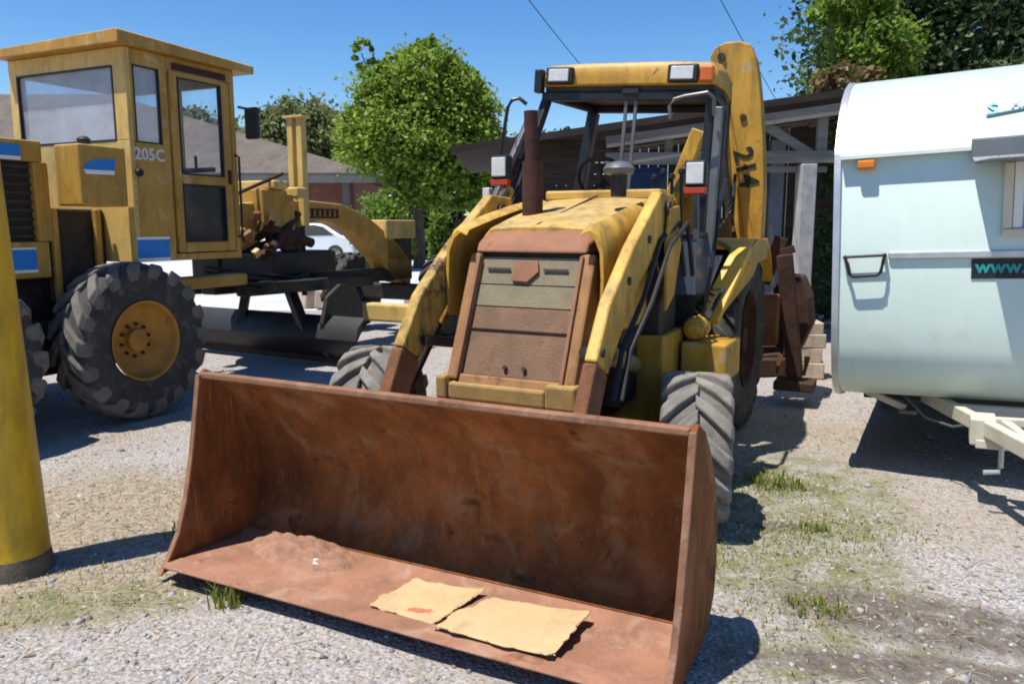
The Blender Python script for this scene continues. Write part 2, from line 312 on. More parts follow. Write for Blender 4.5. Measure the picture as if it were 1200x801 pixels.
# ------------------------------------------------------------------ ground
def gmat():
    m = bpy.data.materials.new("gravel_ground"); m.use_nodes = True; nt = m.node_tree; L = nt.links; b = nt.nodes["Principled BSDF"]
    tc = _n(nt, "ShaderNodeTexCoord"); P = tc.outputs["Object"]
    def noise(sc, det=8, dis=0., ro=.6, off=(0, 0, 0)):
        mp = _n(nt, "ShaderNodeMapping"); mp.inputs["Location"].default_value = off; L.new(P, mp.inputs[0])
        n = _n(nt, "ShaderNodeTexNoise"); n.inputs["Scale"].default_value = sc; n.inputs["Detail"].default_value = det; n.inputs["Distortion"].default_value = dis; n.inputs["Roughness"].default_value = ro
        L.new(mp.outputs[0], n.inputs["Vector"]); return n.outputs[0]
    def ramp(s, a, c, lo=0., hi=1.):
        r = _n(nt, "ShaderNodeMapRange"); L.new(s, r.inputs[0])
        for i, v in zip((1, 2, 3, 4), (a, c, lo, hi)): r.inputs[i].default_value = v
        return r.outputs[0]
    def mix(f, a, c):
        x = _n(nt, "ShaderNodeMix", data_type='RGBA'); L.new(f, x.inputs[0]) if not isinstance(f, float) else setattr(x.inputs[0], 'default_value', f)
        for s, v in ((6, a), (7, c)):
            if isinstance(v, tuple): x.inputs[s].default_value = (*v, 1)
            else: L.new(v, x.inputs[s])
        return x.outputs[2]
    def math_(op, a, c):
        x = _n(nt, "ShaderNodeMath", operation=op)
        for i, v in ((0, a), (1, c)):
            if isinstance(v, (int, float)): x.inputs[i].default_value = v
            else: L.new(v, x.inputs[i])
        x.use_clamp = True; return x.outputs[0]
    def patch(cx, cy, rx, ry, rot=0., soft=.5):
        mp = _n(nt, "ShaderNodeMapping"); mp.vector_type = 'TEXTURE'; mp.inputs["Location"].default_value = (cx, cy, 0); mp.inputs["Rotation"].default_value = (0, 0, R(rot)); mp.inputs["Scale"].default_value = (rx, ry, 50)
        L.new(P, mp.inputs[0]); ln = _n(nt, "ShaderNodeVectorMath", operation='LENGTH'); L.new(mp.outputs[0], ln.inputs[0])
        nz = noise(3.2, 8, .3, .65, (cx, cy, 3)); ad = _n(nt, "ShaderNodeMath", operation='ADD'); L.new(ln.outputs["Value"], ad.inputs[0]); L.new(ramp(nz, .25, .75, -.45, .45), ad.inputs[1])
        return ramp(ad.outputs[0], 1 + soft * .5, 1 - soft * .5)
    v = _n(nt, "ShaderNodeTexVoronoi"); v.inputs["Scale"].default_value = 38; L.new(P, v.inputs["Vector"])
    v2 = _n(nt, "ShaderNodeTexVoronoi"); v2.inputs["Scale"].default_value = 95; L.new(P, v2.inputs["Vector"])
    sep = _n(nt, "ShaderNodeSeparateColor"); L.new(v.outputs["Color"], sep.inputs[0]); sep2 = _n(nt, "ShaderNodeSeparateColor"); L.new(v2.outputs["Color"], sep2.inputs[0])
    grav = mix(ramp(sep2.outputs[0], .1, .9), (.17, .158, .15), (.50, .47, .45))
    grav = mix(ramp(sep.outputs[1], .70, .9, 0, .65), grav, (.36, .29, .24))
    grav = mix(ramp(noise(1.1, 8, .3), .35, .65), grav, mix(.5, grav, (.36, .315, .28)))
    sand = mix(ramp(noise(26, 8), .3, .7), (.21, .165, .115), (.43, .36, .265))
    sand = mix(ramp(sep2.outputs[1], .75, .9, 0, .55), sand, (.16, .125, .085))
    dirt = mix(ramp(noise(18, 8), .3, .7), (.085, .068, .055), (.20, .165, .135))
    moss = mix(ramp(noise(40, 8), .3, .7), (.10, .105, .04), (.27, .25, .13))
    c = grav
    s1 = math_('MAXIMUM', patch(-2.1, 4.3, 1.5, .75, 8), patch(-2.3, 3.25, 1.1, .35, 10))
    s1 = math_('MAXIMUM', s1, math_('MULTIPLY', ramp(noise(.55, 6, .5), .50, .66), .75))
    c = mix(s1, c, sand)
    g1 = math_('MAXIMUM', patch(1.55, 4.6, .75, 1.0, -20), patch(1.35, 3.5, .5, .55, 10))
    g1 = math_('MAXIMUM', g1, patch(-1.75, 3.2, .55, .18, 15)); g1 = math_('MAXIMUM', g1, patch(1.2, 2.75, .45, .22, 0))
    c = mix(math_('MULTIPLY', g1, ramp(noise(6, 8, .4), .32, .62)), c, moss)
    d1 = math_('MAXIMUM', patch(1.72, 3.02, .55, .22, -22), patch(1.45, 4.05, .16, .08, 0)); d1 = math_('MAXIMUM', d1, patch(1.5, 2.65, .6, .12, -10))
    c = mix(math_('MULTIPLY', d1, ramp(noise(9, 8, .4), .25, .5)), c, dirt)
    L.new(c, b.inputs["Base Color"]); b.inputs["Roughness"].default_value = .95; b.inputs["Specular IOR Level"].default_value = .2
    h = _n(nt, "ShaderNodeMath", operation='ADD'); L.new(ramp(v.outputs["Distance"], 0, .6, 1, 0), h.inputs[0]); L.new(noise(60, 6), h.inputs[1])
    bp = _n(nt, "ShaderNodeBump"); bp.inputs["Strength"].default_value = .8; bp.inputs["Distance"].default_value = .012; L.new(h.outputs[0], bp.inputs["Height"]); L.new(bp.outputs[0], b.inputs["Normal"])
    return m
def gz(x, y):
    f = max(0., 1 - max(0, abs(x) - 6) / 6) * max(0., 1 - max(0, y - 9) / 6)
    return f * (.012 * mnoise.noise((x * 1.7, y * 1.7, 0)) + .006 * mnoise.noise((x * 6, y * 6, 5))) - .010
xs = np.concatenate([[-600, -200, -80, -40, -20, -12, -9], np.arange(-7, 7.01, .09), [9, 12, 20, 40, 80, 200, 600]])
ys = np.concatenate([[-300, -60, -10, -2, .3], np.arange(1.2, 9.01, .09), [10, 11, 12, 13.5, 15, 20, 40, 80, 200, 900]])
gb = MB(); gb.v = [(x, y, gz(x, y)) for y in ys for x in xs]; nx = len(xs)
gb.f = [(j * nx + i, j * nx + i + 1, (j + 1) * nx + i + 1, (j + 1) * nx + i) for j in range(len(ys) - 1) for i in range(nx - 1)]
structure(gb.build("ground", gmat(), smooth=False, recalc=False)); bpy.data.objects["ground"].data.shade_smooth()
structure(MB().prism([(-34, 15.6), (-2.2, 14.8), (1.0, 18), (6, 70), (-60, 70)], 'z', -.06, .004).build("paved_yard", 'concrete'))

# loose stones: geometry, one piece of stuff
def stones(n, name, m, x0, x1, y0, y1, s0, s1):
    base = np.array([(1, 0, 0), (-1, 0, 0), (0, 1, 0), (0, -1, 0), (0, 0, 1), (0, 0, -1), (.6, .6, .5), (-.6, .6, .5), (.6, -.6, .5), (-.6, -.6, .5)], float)
    fc = np.array([(4, 6, 7), (4, 7, 9), (4, 9, 8), (4, 8, 6), (0, 6, 8), (0, 2, 6), (2, 7, 6), (1, 7, 2), (1, 9, 7), (3, 9, 1), (3, 8, 9), (3, 0, 8)])
    yy = y0 + (y1 - y0) * rng.random(n) ** 1.7; xx = rng.uniform(x0, x1, n); sz = s0 + (s1 - s0) * rng.random(n) ** 3
    V = np.empty((n, 10, 3)); j = base[None] * rng.uniform(.65, 1.2, (n, 10, 1)); an = rng.uniform(0, 6.28, n); ca, sa = np.cos(an)[:, None], np.sin(an)[:, None]
    el = rng.uniform(.7, 1.4, n)[:, None]
    V[:, :, 0] = (j[:, :, 0] * el * ca - j[:, :, 1] * sa) * sz[:, None] + xx[:, None]; V[:, :, 1] = (j[:, :, 0] * el * sa + j[:, :, 1] * ca) * sz[:, None] + yy[:, None]
    V[:, :, 2] = j[:, :, 2] * sz[:, None] * .65 + np.array([gz(a, b) for a, b in zip(xx, yy)])[:, None]
    F = (fc[None] + (np.arange(n) * 10)[:, None, None]).reshape(-1, 3)
    return tris(name, m, V.reshape(-1, 3), F)
def tris(name, m, V, F, k=3):
    me = bpy.data.meshes.new(name); nF = len(F)
    me.vertices.add(len(V)); me.vertices.foreach_set("co", np.ascontiguousarray(V, dtype=np.float32).ravel())
    me.loops.add(nF * k); me.loops.foreach_set("vertex_index", np.ascontiguousarray(F, dtype=np.int32).ravel())
    me.polygons.add(nF); me.polygons.foreach_set("loop_start", np.arange(0, nF * k, k, dtype=np.int32)); me.polygons.foreach_set("loop_total", np.full(nF, k, dtype=np.int32))
    me.update(calc_edges=True); me.materials.append(M[m] if isinstance(m, str) else m)
    o = bpy.data.objects.new(name, me); COL.objects.link(o); return o
def islandmat(name, cols, rough=.9):
    m = bpy.data.materials.new(name); m.use_nodes = True; nt = m.node_tree; g = _n(nt, "ShaderNodeNewGeometry"); cr = _n(nt, "ShaderNodeValToRGB")
    while len(cr.color_ramp.elements) < len(cols): cr.color_ramp.elements.new(.5)
    for i, c in enumerate(cols): cr.color_ramp.elements[i].position = i / (len(cols) - 1); cr.color_ramp.elements[i].color = (*c, 1)
    nt.links.new(g.outputs["Random Per Island"], cr.inputs[0]); nt.links.new(cr.outputs[0], nt.nodes["Principled BSDF"].inputs["Base Color"]); nt.nodes["Principled BSDF"].inputs["Roughness"].default_value = rough
    return m
M['stones'] = islandmat("stone_colours", [(.11, .10, .095), (.26, .245, .235), (.20, .16, .125), (.36, .34, .325), (.29, .27, .26), (.44, .42, .40)])
tag(stones(42000, "gravel", 'stones', -4.5, 5.0, 1.4, 9.5, .003, .015), "loose grey gravel stones scattered over the yard", None, kind='stuff')
M['straw'] = islandmat("straw_colours", [(.46, .37, .22), (.30, .22, .12), (.52, .44, .29), (.16, .11, .07)])
def blades(name, m, pts, h0, h1, w, lean=.6, flat=False):
    n = len(pts); an = rng.uniform(0, 6.28, n); h = rng.uniform(h0, h1, n); p = np.array([(a, b, gz(a, b)) for a, b in pts]); d = np.c_[np.cos(an), np.sin(an), np.zeros(n)]; s = np.c_[-np.sin(an), np.cos(an), np.zeros(n)] * w * rng.uniform(.6, 1.3, (n, 1))
    ln = rng.uniform(.1, lean, (n, 1)); up = np.array([0, 0, 1.])
    k1 = .15 if flat else 1.
    mid = p + d * ln * h[:, None] * .35 + up * h[:, None] * .6 * k1; tip = p + d * ln * h[:, None] + up * h[:, None] * k1 * rng.uniform(.7, 1, (n, 1))
    V = np.stack([p - s, p + s, mid + s * .7, mid - s * .7, tip], 1).reshape(-1, 3); i0 = np.arange(n)[:, None] * 5
    F = np.concatenate([i0 + [0, 1, 2], i0 + [0, 2, 3], i0 + [3, 2, 4]]); return tris(name, m, V, F)
pts = [(rng.normal(-2.1, .9), rng.normal(4.0, .6)) for _ in range(1500)] + [(rng.normal(1.5, .7), rng.normal(3.7, .9)) for _ in range(700)] + [(rng.normal(-2, .8), rng.normal(2.9, .3)) for _ in range(500)]
tag(blades("straw_litter", 'straw', pts, .02, .07, .003, 3., True), "dry straw and leaf litter on the ground", None, kind='stuff')
M['dead_leaf'] = islandmat("dead_leaf_colours", [(.20, .12, .06), (.10, .06, .035), (.30, .21, .11), (.16, .12, .07)])
pts = [(rng.normal(-2.0, .8), rng.normal(4.0, .7)) for _ in range(160)] + [(rng.normal(1.6, .6), rng.normal(3.4, .8)) for _ in range(150)]
tag(blades("dead_leaves", 'dead_leaf', pts, .02, .045, .012, 1.2, True), "brown dead leaves scattered over the yard", None, kind='stuff')
tag(stones(450, "coarse_stones", 'stones', -3.5, 3.5, 1.6, 7, .012, .03), "larger loose stones in the gravel", None, kind='stuff')
M['grass'] = leafmat("grass_blade", (.10, .14, .02), (.26, .27, .06), .3)
pts = []
for cx_, cy_, sx_, n_ in ((1.62, 4.75, .22, 420), (1.45, 3.85, .25, 260), (1.9, 4.0, .2, 150), (1.2, 3.1, .3, 240), (1.3, 4.3, .4, 260), (-2.0, 3.35, .35, 160), (-1.9, 4.4, .5, 160), (1.0, 3.6, .2, 120), (2.0, 5.9, .4, 150)):
    pts += [(rng.normal(cx_, sx_), rng.normal(cy_, sx_ * .7)) for _ in range(n_ * 2)]
tag(blades("grass", 'grass', pts, .01, .034, .003, 1.6), "thin patchy green weeds growing through the gravel", None, kind='stuff')
for x, y, n_, r_, h_, lab in ((-1.23, 3.17, 60, .045, .13, "small green weed tuft under the front lip of the rusty bucket"), (1.66, 4.72, 150, .10, .10, "biggest light green grass tuft between front wheel and caravan"),
                              (1.30, 3.12, 90, .08, .06, "low green grass tuft beside the dark dirt patch"), (1.62, 4.0, 60, .05, .07, "small grass tuft on the gravel in front of the caravan shadow"),
                              (-1.72, 3.93, 50, .07, .06, "grass tuft at the left end of the bucket in the post shadow")):
    tag(blades("grass_tuft", 'grass', [(x + r_ * max(-1.3, min(1.3, rng.normal())), y + r_ * .8 * max(-1.3, min(1.3, rng.normal()))) for _ in range(n_)], h_ * .5, h_, .005, .8), lab, "grass tuft", "green tufts on the gravel")

# ------------------------------------------------------------------ backhoe loader
LO = thing("backhoe_loader", "yellow rusty backhoe loader with its wide front bucket on the gravel", "backhoe loader", (-.577, 2.89, 0), (0, 0, -R(26.5)))
# bucket
WALL = [(.512, .060), (.565, .091), (.605, .133), (.635, .18), (.66, .30), (.645, .44), (.585, .60), (.49, .74), (.39, .84), (.30, .895)]
bk = MB().sheet(WALL, .022, -1.144, 1.19).build("bucket", 'bucket_rust', LO, smooth=True)
MB().sheet([(.0, .066), (.2, .058), (.463, .046), (.516, .0635)], .010, -1.144, 1.19).build("floor_plate", 'bucket_floor', bk, smooth=True)
fl = MB()
SIDE = [(-.01, .02), (.045, .09), (.105, .18), (.158, .33), (.208, .54), (.245, .74), (.275, .90), (.31, .925), (.42, .87), (.53, .76), (.63, .62), (.69, .46), (.705, .28), (.68, .14), (.58, .04), (.45, .01)]
for sx in (-1, 1):
    xo = 1.19 if sx > 0 else 1.145
    MB().prism(SIDE, 'x', sx * xo, sx * (xo + .024)).build("side_plate", 'bucket_rust', bk, bevel=.004)
    MB().sheet([(-.022, .018), (.035, .088), (.095, .18), (.148, .33), (.198, .54), (.235, .74), (.265, .905)], .014, sx * (xo - .002), sx * (xo + .026)).build("side_cutter", 'edge_metal', bk, bevel=.004)
MB().box(-1.144, 1.19, .272, .315, .885, .913).build("top_lip", 'edge_metal', bk, bevel=.006)
MB().box(-1.11, 1.187, -.04, .07, .068, .078).build("cutting_edge", 'bucket_floor', bk, bevel=.004)
for sx in (-.62, .62):
    MB().prism([(.72, .2), (.88, .22), (.93, .4), (.82, .66), (.66, .70), (.71, .5)], 'x', sx - .10, sx - .07).prism([(.72, .2), (.88, .22), (.93, .4), (.82, .66), (.66, .70), (.71, .5)], 'x', sx + .07, sx + .10).build("hinge_bracket", 'rust', bk)
for p_ in (((-1.135, .03, .058), (-1.135, .46, .05)), ((1.183, .03, .058), (1.183, .46, .05))): MB().tube([p_[0], p_[1]], .009, 6).build("weld_bead", 'rust', bk, smooth=True)
MB().tube([(-1.14, .513, .066), (-.4, .515, .066), (.4, .513, .066), (1.185, .514, .066)], .005, 6).build("weld_bead", 'bucket_rust', bk, smooth=True)
# loader arms
for sx in (-1, 1):
    ac = .555 if sx > 0 else -.505; a, b = ac - .033, ac + .033; am = 'loader_yellow' if sx > 0 else 'worn_shaded_yellow'
    arm = MB().prism([(2.25, 1.78), (1.98, 1.79), (1.5, 1.50), (1.16, 1.24), (.98, .99), (1.14, .90), (1.32, 1.06), (1.58, 1.29), (2.2, 1.60)], 'x', a, b).build("loader_arm", am, LO, bevel=.012)
    MB().prism([(.975, .985), (.82, .72), (.705, .44), (.705, .28), (.83, .28), (.97, .62), (1.135, .895)], 'x', a - .002, b + .002).build("arm_tip", 'rust', arm, bevel=.012)
    MB().lathe([(.045, -.06), (.045, .06)], (ac, .79, .36), 'x', 14).build("pivot_pin", 'grease', arm)
    MB().lathe([(.05, -.055), (.05, .055)], (ac, 2.08, 1.69), 'x', 14).build("pivot_pin", 'grease', arm)
    if sx < 0:
        cyl = MB().tube([(-.63, 2.50, 1.84), (-.63, 1.78, 1.24)], .045, 12).build("tilt_cylinder", 'loader_yellow', LO, smooth=True)
        MB().tube([(-.63, 1.79, 1.25), (-.63, 1.55, 1.03)], .05, 10).build("cylinder_gland", 'loader_yellow', cyl, smooth=True)
        MB().tube([(-.63, 1.60, 1.08), (-.63, 1.12, .60)], .040, 10).tube([(-.60, 2.4, 1.82), (-.57, 1.95, 1.55), (-.56, 1.55, 1.22), (-.57, 1.2, .9), (-.58, .95, .55)], .032, 8).tube([(-.57, 2.2, 1.74), (-.53, 1.7, 1.40), (-.55, 1.3, 1.02), (-.60, 1.0, .5)], .020, 8).build("piston_rod", 'grease', cyl, smooth=True)
        MB().bar((-.70, 1.62, 1.06), (-.69, 1.08, .42), .028, .045).build("bucket_link", 'rust', LO, bevel=.008)
    MB().prism([(2.05, 1.70), (2.25, 1.72), (2.32, 1.5), (2.18, 1.2), (2.02, 1.12), (2.0, 1.5)], 'x', sx * .60, sx * .62).build("tower_cheek", 'boom_yellow', LO, bevel=.006)
    lc = MB().tube([(sx * .42, 2.3, .72), (sx * .42, 1.6, .92)], .055, 12).build("lift_cylinder", 'weight_mustard', LO, smooth=True)
    MB().tube([(sx * .42, 1.62, .915), (sx * .46, 1.15, 1.0)], .028, 10).build("piston_rod", 'grease', lc, smooth=True)
# radiator nose: face frame u across, v up the raked face
NX = basis((0.01, 1.185, .80), (1, 0, 0), (0, .285, .66)); NL = math.hypot(.285, .66)
su = MB(NX)
su.box(-.352, -.277, 0, NL, -.30, 0).box(.305, .385, 0, NL, -.30, 0).box(-.277, .305, -.03, .035, -.30, 0).build("grille_surround", 'surround_rust', LO, bevel=.014)
for x0, x1 in ((-.297, -.277), (.305, .325)): MB(NX).box(x0, x1, .0, NL - .02, .001, .018).build("grille_trim", 'cowl_rust', LO, bevel=.004)
cowl = MB().loft([[(-.305, 1.462, 1.46), (.345, 1.462, 1.46), (.345, 1.49, 1.51), (.28, 1.53, 1.545), (-.25, 1.53, 1.545), (-.305, 1.49, 1.51)],
                  [(-.36, 1.72, 1.46), (.36, 1.72, 1.46), (.36, 1.72, 1.58), (.29, 1.72, 1.62), (-.29, 1.72, 1.62), (-.36, 1.72, 1.58)]]).build("nose_cowl", 'cowl_rust', LO, bevel=.012)
fr_ = [(.040, .285, 'grille_brown'), (.290, .415, 'grille_brown'), (.422, .540, 'grille_green'), (.547, .700, 'grille_green')]
for i, (v0, v1, mm) in enumerate(fr_):
    g = MB(NX); g.box(-.274, .302, v0, v1, -.06, -.025)
    n_ = int((v1 - v0) / .021)
    gp = g.build("grille_panel", mm, LO)
    if i == 3:
        for u in (-.235, .10): MB(NX).box(u, u + .14, .622, .634, -.017, -.011).build("grille_slot", 'black', gp)
        MB(NX).prism([(-.075, .56), (.02, .555), (.075, .615), (.06, .68), (-.075, .675)], 'z', -.017, -.006).build("badge_plate", 'cowl_rust', gp, bevel=.003)
    if i == 1: MB(NX).box(-.27, .30, .285, .291, -.03, -.014).build("grille_seam", 'rust_dark', gp)
for u in (-.02, .09): MB(NX).lathe([(.012, -.02), (.012, -.005)], (u, .085, 0), 'z', 8).build("grille_bolt", 'rust_dark', LO)
w_ = MB(); w_.box(-.39, .42, 1.12, 1.5, .40, .60).box(-.385, .41, 1.135, 1.5, .605, .69).box(-.318, .245, 1.16, 1.5, .692, .785).box(.25, .415, 1.145, 1.5, .692, .82).box(-.385, -.322, 1.145, 1.5, .692, .82)
cw = w_.build("front_counterweight", 'weight_mustard', LO, bevel=.015)
MB().prism([(-.10, .50), (.05, .50), (.0, .60), (-.06, .63), (-.10, .63)], 'y', 1.105, 1.13).build("tow_recess", 'grille_green', cw)
MB().tube([(.10, 1.10, .44), (.10, 1.07, .56), (.13, 1.06, .62), (.20, 1.055, .65), (.28, 1.055, .65), (.33, 1.06, .62), (.345, 1.07, .56), (.345, 1.1, .44)], .02, 10).build("tow_hook", 'weight_mustard', cw, smooth=True)
MB().box(-.38, .40, 1.112, 1.2, .595, .61).build("weight_seam", 'rust_dark', cw)
# hood and side shells
def hsec(y, z, w, t): return [(-w, y, z - .10 - t), (w, y, z - .10 - t), (w, y, z - .06), (w * .86, y, z - .012), (w * .4, y, z), (-w * .4, y, z), (-w * .86, y, z - .012), (-w, y, z - .06)]
MB().loft([hsec(1.60, 1.60, .335, 0), hsec(1.85, 1.655, .35, 0), hsec(2.2, 1.72, .375, 0), hsec(2.45, 1.765, .40, 0), hsec(2.75, 1.80, .42, 0)]).build("hood", 'hood_yellow', LO, smooth=True, bevel=.008)
MB().box(-.40, .40, 2.60, 2.78, 1.77, 1.835).build("hood_rear_rim", 'hood_yellow', LO, bevel=.015)
for sx in (-1, 1):
    secs = []
    for y, dz, w in ((1.40, -.02, .455), (1.44, .01, .46), (1.75, .07, .47), (2.1, .13, .475), (2.4, .17, .48), (2.55, .18, .48)):
        out = [(.345 + (w - .455), 1.585), (.385 + (w - .455), 1.60), (w - .03, 1.57), (w, 1.50), (w + .008, 1.36), (w, 1.05 if y > 1.5 else 1.12)]
        inn = [(x - .016, z - .014) for x, z in out][::-1]
        secs.append([(sx * x, y, z + dz * (1 if z > 1.2 else 0)) for x, z in out + inn])
    MB().loft(secs).build("engine_side_panel", 'loader_yellow', LO, smooth=True)
MB().box(-.33, .33, 1.52, 2.8, .5, 1.5).box(-.44, .44, 1.75, 2.6, .6, 1.15).build("engine_block", 'grease', LO)
en = MB()
for k in range(7): en.tube([(.36 + .01 * k, 1.55 + .13 * k, 1.40), (.42, 1.6 + .13 * k, 1.1), (.40, 1.5 + .15 * k, .8)], .014, 6)
en.build("engine_hoses", 'grease', LO, smooth=True)
MB().box(-.30, .30, 1.35, 5.0, .46, .82).build("chassis", 'boom_yellow', LO, bevel=.02)
for sx in (-1, 1):
    MB().box(sx * .34, sx * .60, 2.06, 2.52, .42, .97).build("loader_tower", 'boom_yellow', LO, bevel=.015)
    MB().box(sx * .40, sx * .56, 2.10, 2.45, .973, 1.60).build("tower_plate", 'grease', LO, bevel=.01)
    MB().box(sx * .622, sx * .90, 2.36, 2.80, .66, .90).build("step_box", 'boom_yellow', LO, bevel=.015)
    MB().box(sx * .62, sx * .90, 2.34, 2.70, .36, .66).build("step_well", 'grease', LO, bevel=.01)
MB().bar((-.9, 1.55, .43), (.72, 1.82, .42), .16, .16).build("front_axle", 'grease', LO, bevel=.02)
for sx, fx, fy, fr in ((-1, -1.02, 1.52, .44), (1, .85, 1.83, .41)): tyre(LO, "front_wheel", (fx, fy, fr), fr, .37, .23, 14, .042, 'weight_mustard', 'tread', sx, R(14), body='dusty_rubber')
for sx in (-1, 1): tyre(LO, "rear_wheel", (sx * .57, 4.02, .71), .71, .40, .36, 20, .045, 'rust_dark', 'rubber', sx)  # dark rim colour stands in for the deep shade on these wheels
MB().bar((-.6, 4.02, .71), (.6, 4.02, .71), .24, .24).build("rear_axle", 'grease', LO, bevel=.02)
for sx in (-1, 1):
    fd = MB(); secs = []
    for y, z, xi, xo in ((2.88, .99, .60, .735), (2.91, 1.05, .61, .755), (3.12, 1.40, .735, .865), (3.19, 1.455, .74, .87), (3.42, 1.50, .62, .85), (3.6, 1.51, .40, .83), (4.4, 1.50, .36, .80), (4.7, 1.36, .36, .79), (4.9, 1.15, .36, .78)):
        secs.append([(sx * xi, y, z), (sx * xo, y, z), (sx * xo, y + .02, z - .04), (sx * xi, y + .02, z - .04)])
    fd.loft(secs).build("rear_fender", 'fender_yellow', LO, bevel=.008)
    q_ = [(sx * .737, 2.90, .995), (sx * .867, 3.14, 1.40), (sx * .872, 3.22, 1.455), (sx * .852, 3.6, 1.505), (sx * .80, 4.4, 1.49), (sx * .80, 4.4, 1.34), (sx * .84, 3.7, 1.33), (sx * .86, 3.4, 1.25)]
    MB().loft([q_, [(x - sx * .012, y + .004, z - .004) for x, y, z in q_]]).build("fender_skirt", 'boom_yellow', LO)
    MB().prism([(sx * .56, 1.40), (sx * .735, 1.41), (sx * .60, 1.03), (sx * .57, 1.03)], 'y', 2.94, 2.955).build("cab_side_panel", 'grey_panel', LO, bevel=.006)
    MB().box(sx * .36, sx * .64, 2.62, 3.0, 1.16, 1.53).build("battery_box", 'slate', LO, bevel=.012)
    MB().box(sx * .35, sx * .65, 2.61, 3.01, 1.532, 1.56).build("box_lid", 'navy', LO, bevel=.006)
    MB().box(sx * .34, sx * .62, 2.66, 3.0, .95, 1.158).build("box_shelf", 'grease', LO)
MB().box(-.55, .55, 2.82, 4.2, .84, 1.14).build("cab_floor", 'grease', LO)
MB().box(-.42, .42, 2.80, 2.88, 1.14, 1.80).build("dashboard", 'navy', LO, bevel=.02)
# exhaust, pre-cleaner
ex = MB().tube([(-.20, 1.97, 1.62), (-.20, 1.97, 1.98)], .062, 16).build("exhaust_stack", 'rust_maroon', LO, smooth=True)
MB().tube([(-.205, 1.97, 1.975), (-.215, 1.97, 2.27)], .041, 14).build("exhaust_tip", 'rust_maroon', ex, smooth=True)
pc = MB().lathe([(.03, -.16), (.045, -.16), (.05, -.04), (.045, -.035)], (.30, 2.08, 1.93), 'z', 18).build("air_precleaner", 'black', LO, smooth=True)
MB().lathe([(.03, -.045), (.085, -.03), (.092, .0), (.07, .025), (.03, .04), (.001, .042)], (.30, 2.08, 1.93), 'z', 20).build("precleaner_cap", 'grey_steel', pc, smooth=True)
# cab frame, rolled a little to its left as the old frame stands
CR = Matrix.Translation((0, 0, 1.2)) @ Matrix.Rotation(R(3.6), 4, 'Y') @ Matrix.Translation((-.05, 0, -1.2))
roof = MB(CR)
def rsec(y, z0, z1, w): return [(-w, y, z0), (w, y, z0), (w, y, (z0 * .4 + z1 * .6)), (w * .93, y, z1 - .012), (w * .5, y, z1), (-w * .5, y, z1), (-w * .93, y, z1 - .012), (-w, y, (z0 * .4 + z1 * .6))]
roof.loft([rsec(2.94, 2.55, 2.66, .60), rsec(2.97, 2.545, 2.70, .62), rsec(3.2, 2.545, 2.725, .63), rsec(3.6, 2.545, 2.72, .585), rsec(3.79, 2.55, 2.68, .54)]).build("canopy_roof", 'canopy_yellow', LO, smooth=True, bevel=.01)
MB(CR).prism([(-.60, 2.97), (.60, 2.97), (.60, 3.3), (.53, 3.76), (-.53, 3.76), (-.60, 3.3)], 'z', 2.515, 2.543).build("headliner", 'grease', LO)
MB(CR).box(-.625, .625, 2.96, 3.03, 2.45, 2.512).box(-.54, .54, 3.70, 3.76, 2.46, 2.512).bar((-.595, 3.032, 2.485), (-.52, 3.698, 2.485), .05, .05).bar((.595, 3.032, 2.485), (.52, 3.698, 2.485), .05, .05).build("canopy_frame", 'navy', LO, bevel=.008)
for u in (-.475, .40):
    rl = MB(CR).box(u - .10, u + .10, 2.90, 2.965, 2.555, 2.67).build("roof_light", 'black', LO, bevel=.01)
    MB(CR).box(u - .075, u + .075, 2.888, 2.90, 2.572, 2.655).build("lens", 'lens', rl, bevel=.006)
MB(CR).box(.52, .605, 2.885, 2.935, 2.555, 2.655).build("marker_lamp", 'red_orange', LO, bevel=.012)
MB(CR).box(-.665, -.605, 2.90, 2.97, 2.50, 2.66).build("roof_corner_cap", 'navy', LO, bevel=.01)
post = lambda p, q, r=.030, nm='cab_post', m_='navy': MB(CR).bar(p, q, r * 2, r * 2).build(nm, m_, LO, bevel=.008)
post((-.60, 3.0, 2.46), (-.70, 2.60, 1.50)); post((.585, 3.0, 2.46), (.60, 2.95, 1.30)); post((-.51, 3.72, 2.46), (-.60, 3.62, 1.40), .042); post((.50, 3.73, 2.46), (.50, 3.66, 1.40), .042)
post((.66, 2.92, 2.40), (.69, 2.88, 1.45), .026, 'door_frame', 'grey_steel'); post((-.67, 2.86, 2.30), (-.76, 2.56, 1.72), .022, 'door_frame', 'grey_steel')
post((.655, 3.05, 2.40), (.68, 3.05, 1.40), .02, 'door_frame', 'black')
MB().tube([(-.77, 2.6, 1.88), (-.72, 2.6, 2.21), (-.685, 2.6, 2.40), (-.65, 2.6, 2.45), (-.60, 2.61, 2.46), (-.555, 2.63, 2.42)], .013, 8).build("mirror_arm", 'navy', LO, smooth=True)
MB().tube([(.41, 2.75, 2.28), (.40, 2.75, 2.36), (.43, 2.75, 2.40), (.5, 2.75, 2.415), (.64, 2.76, 2.43), (.67, 2.8, 2.40), (.665, 2.85, 2.3)], .012, 8).build("mirror_arm", 'grey_steel', LO, smooth=True)
for u in (.005, .075): MB(CR).bar((u, 2.99, 2.53), (u, 2.97, 1.80), .02, .02).build("windscreen_divider", 'grey_steel', LO)
MB(CR).box(-.02, .10, 2.95, 2.99, 2.49, 2.535).build("wiper_motor", 'black', LO, bevel=.008)
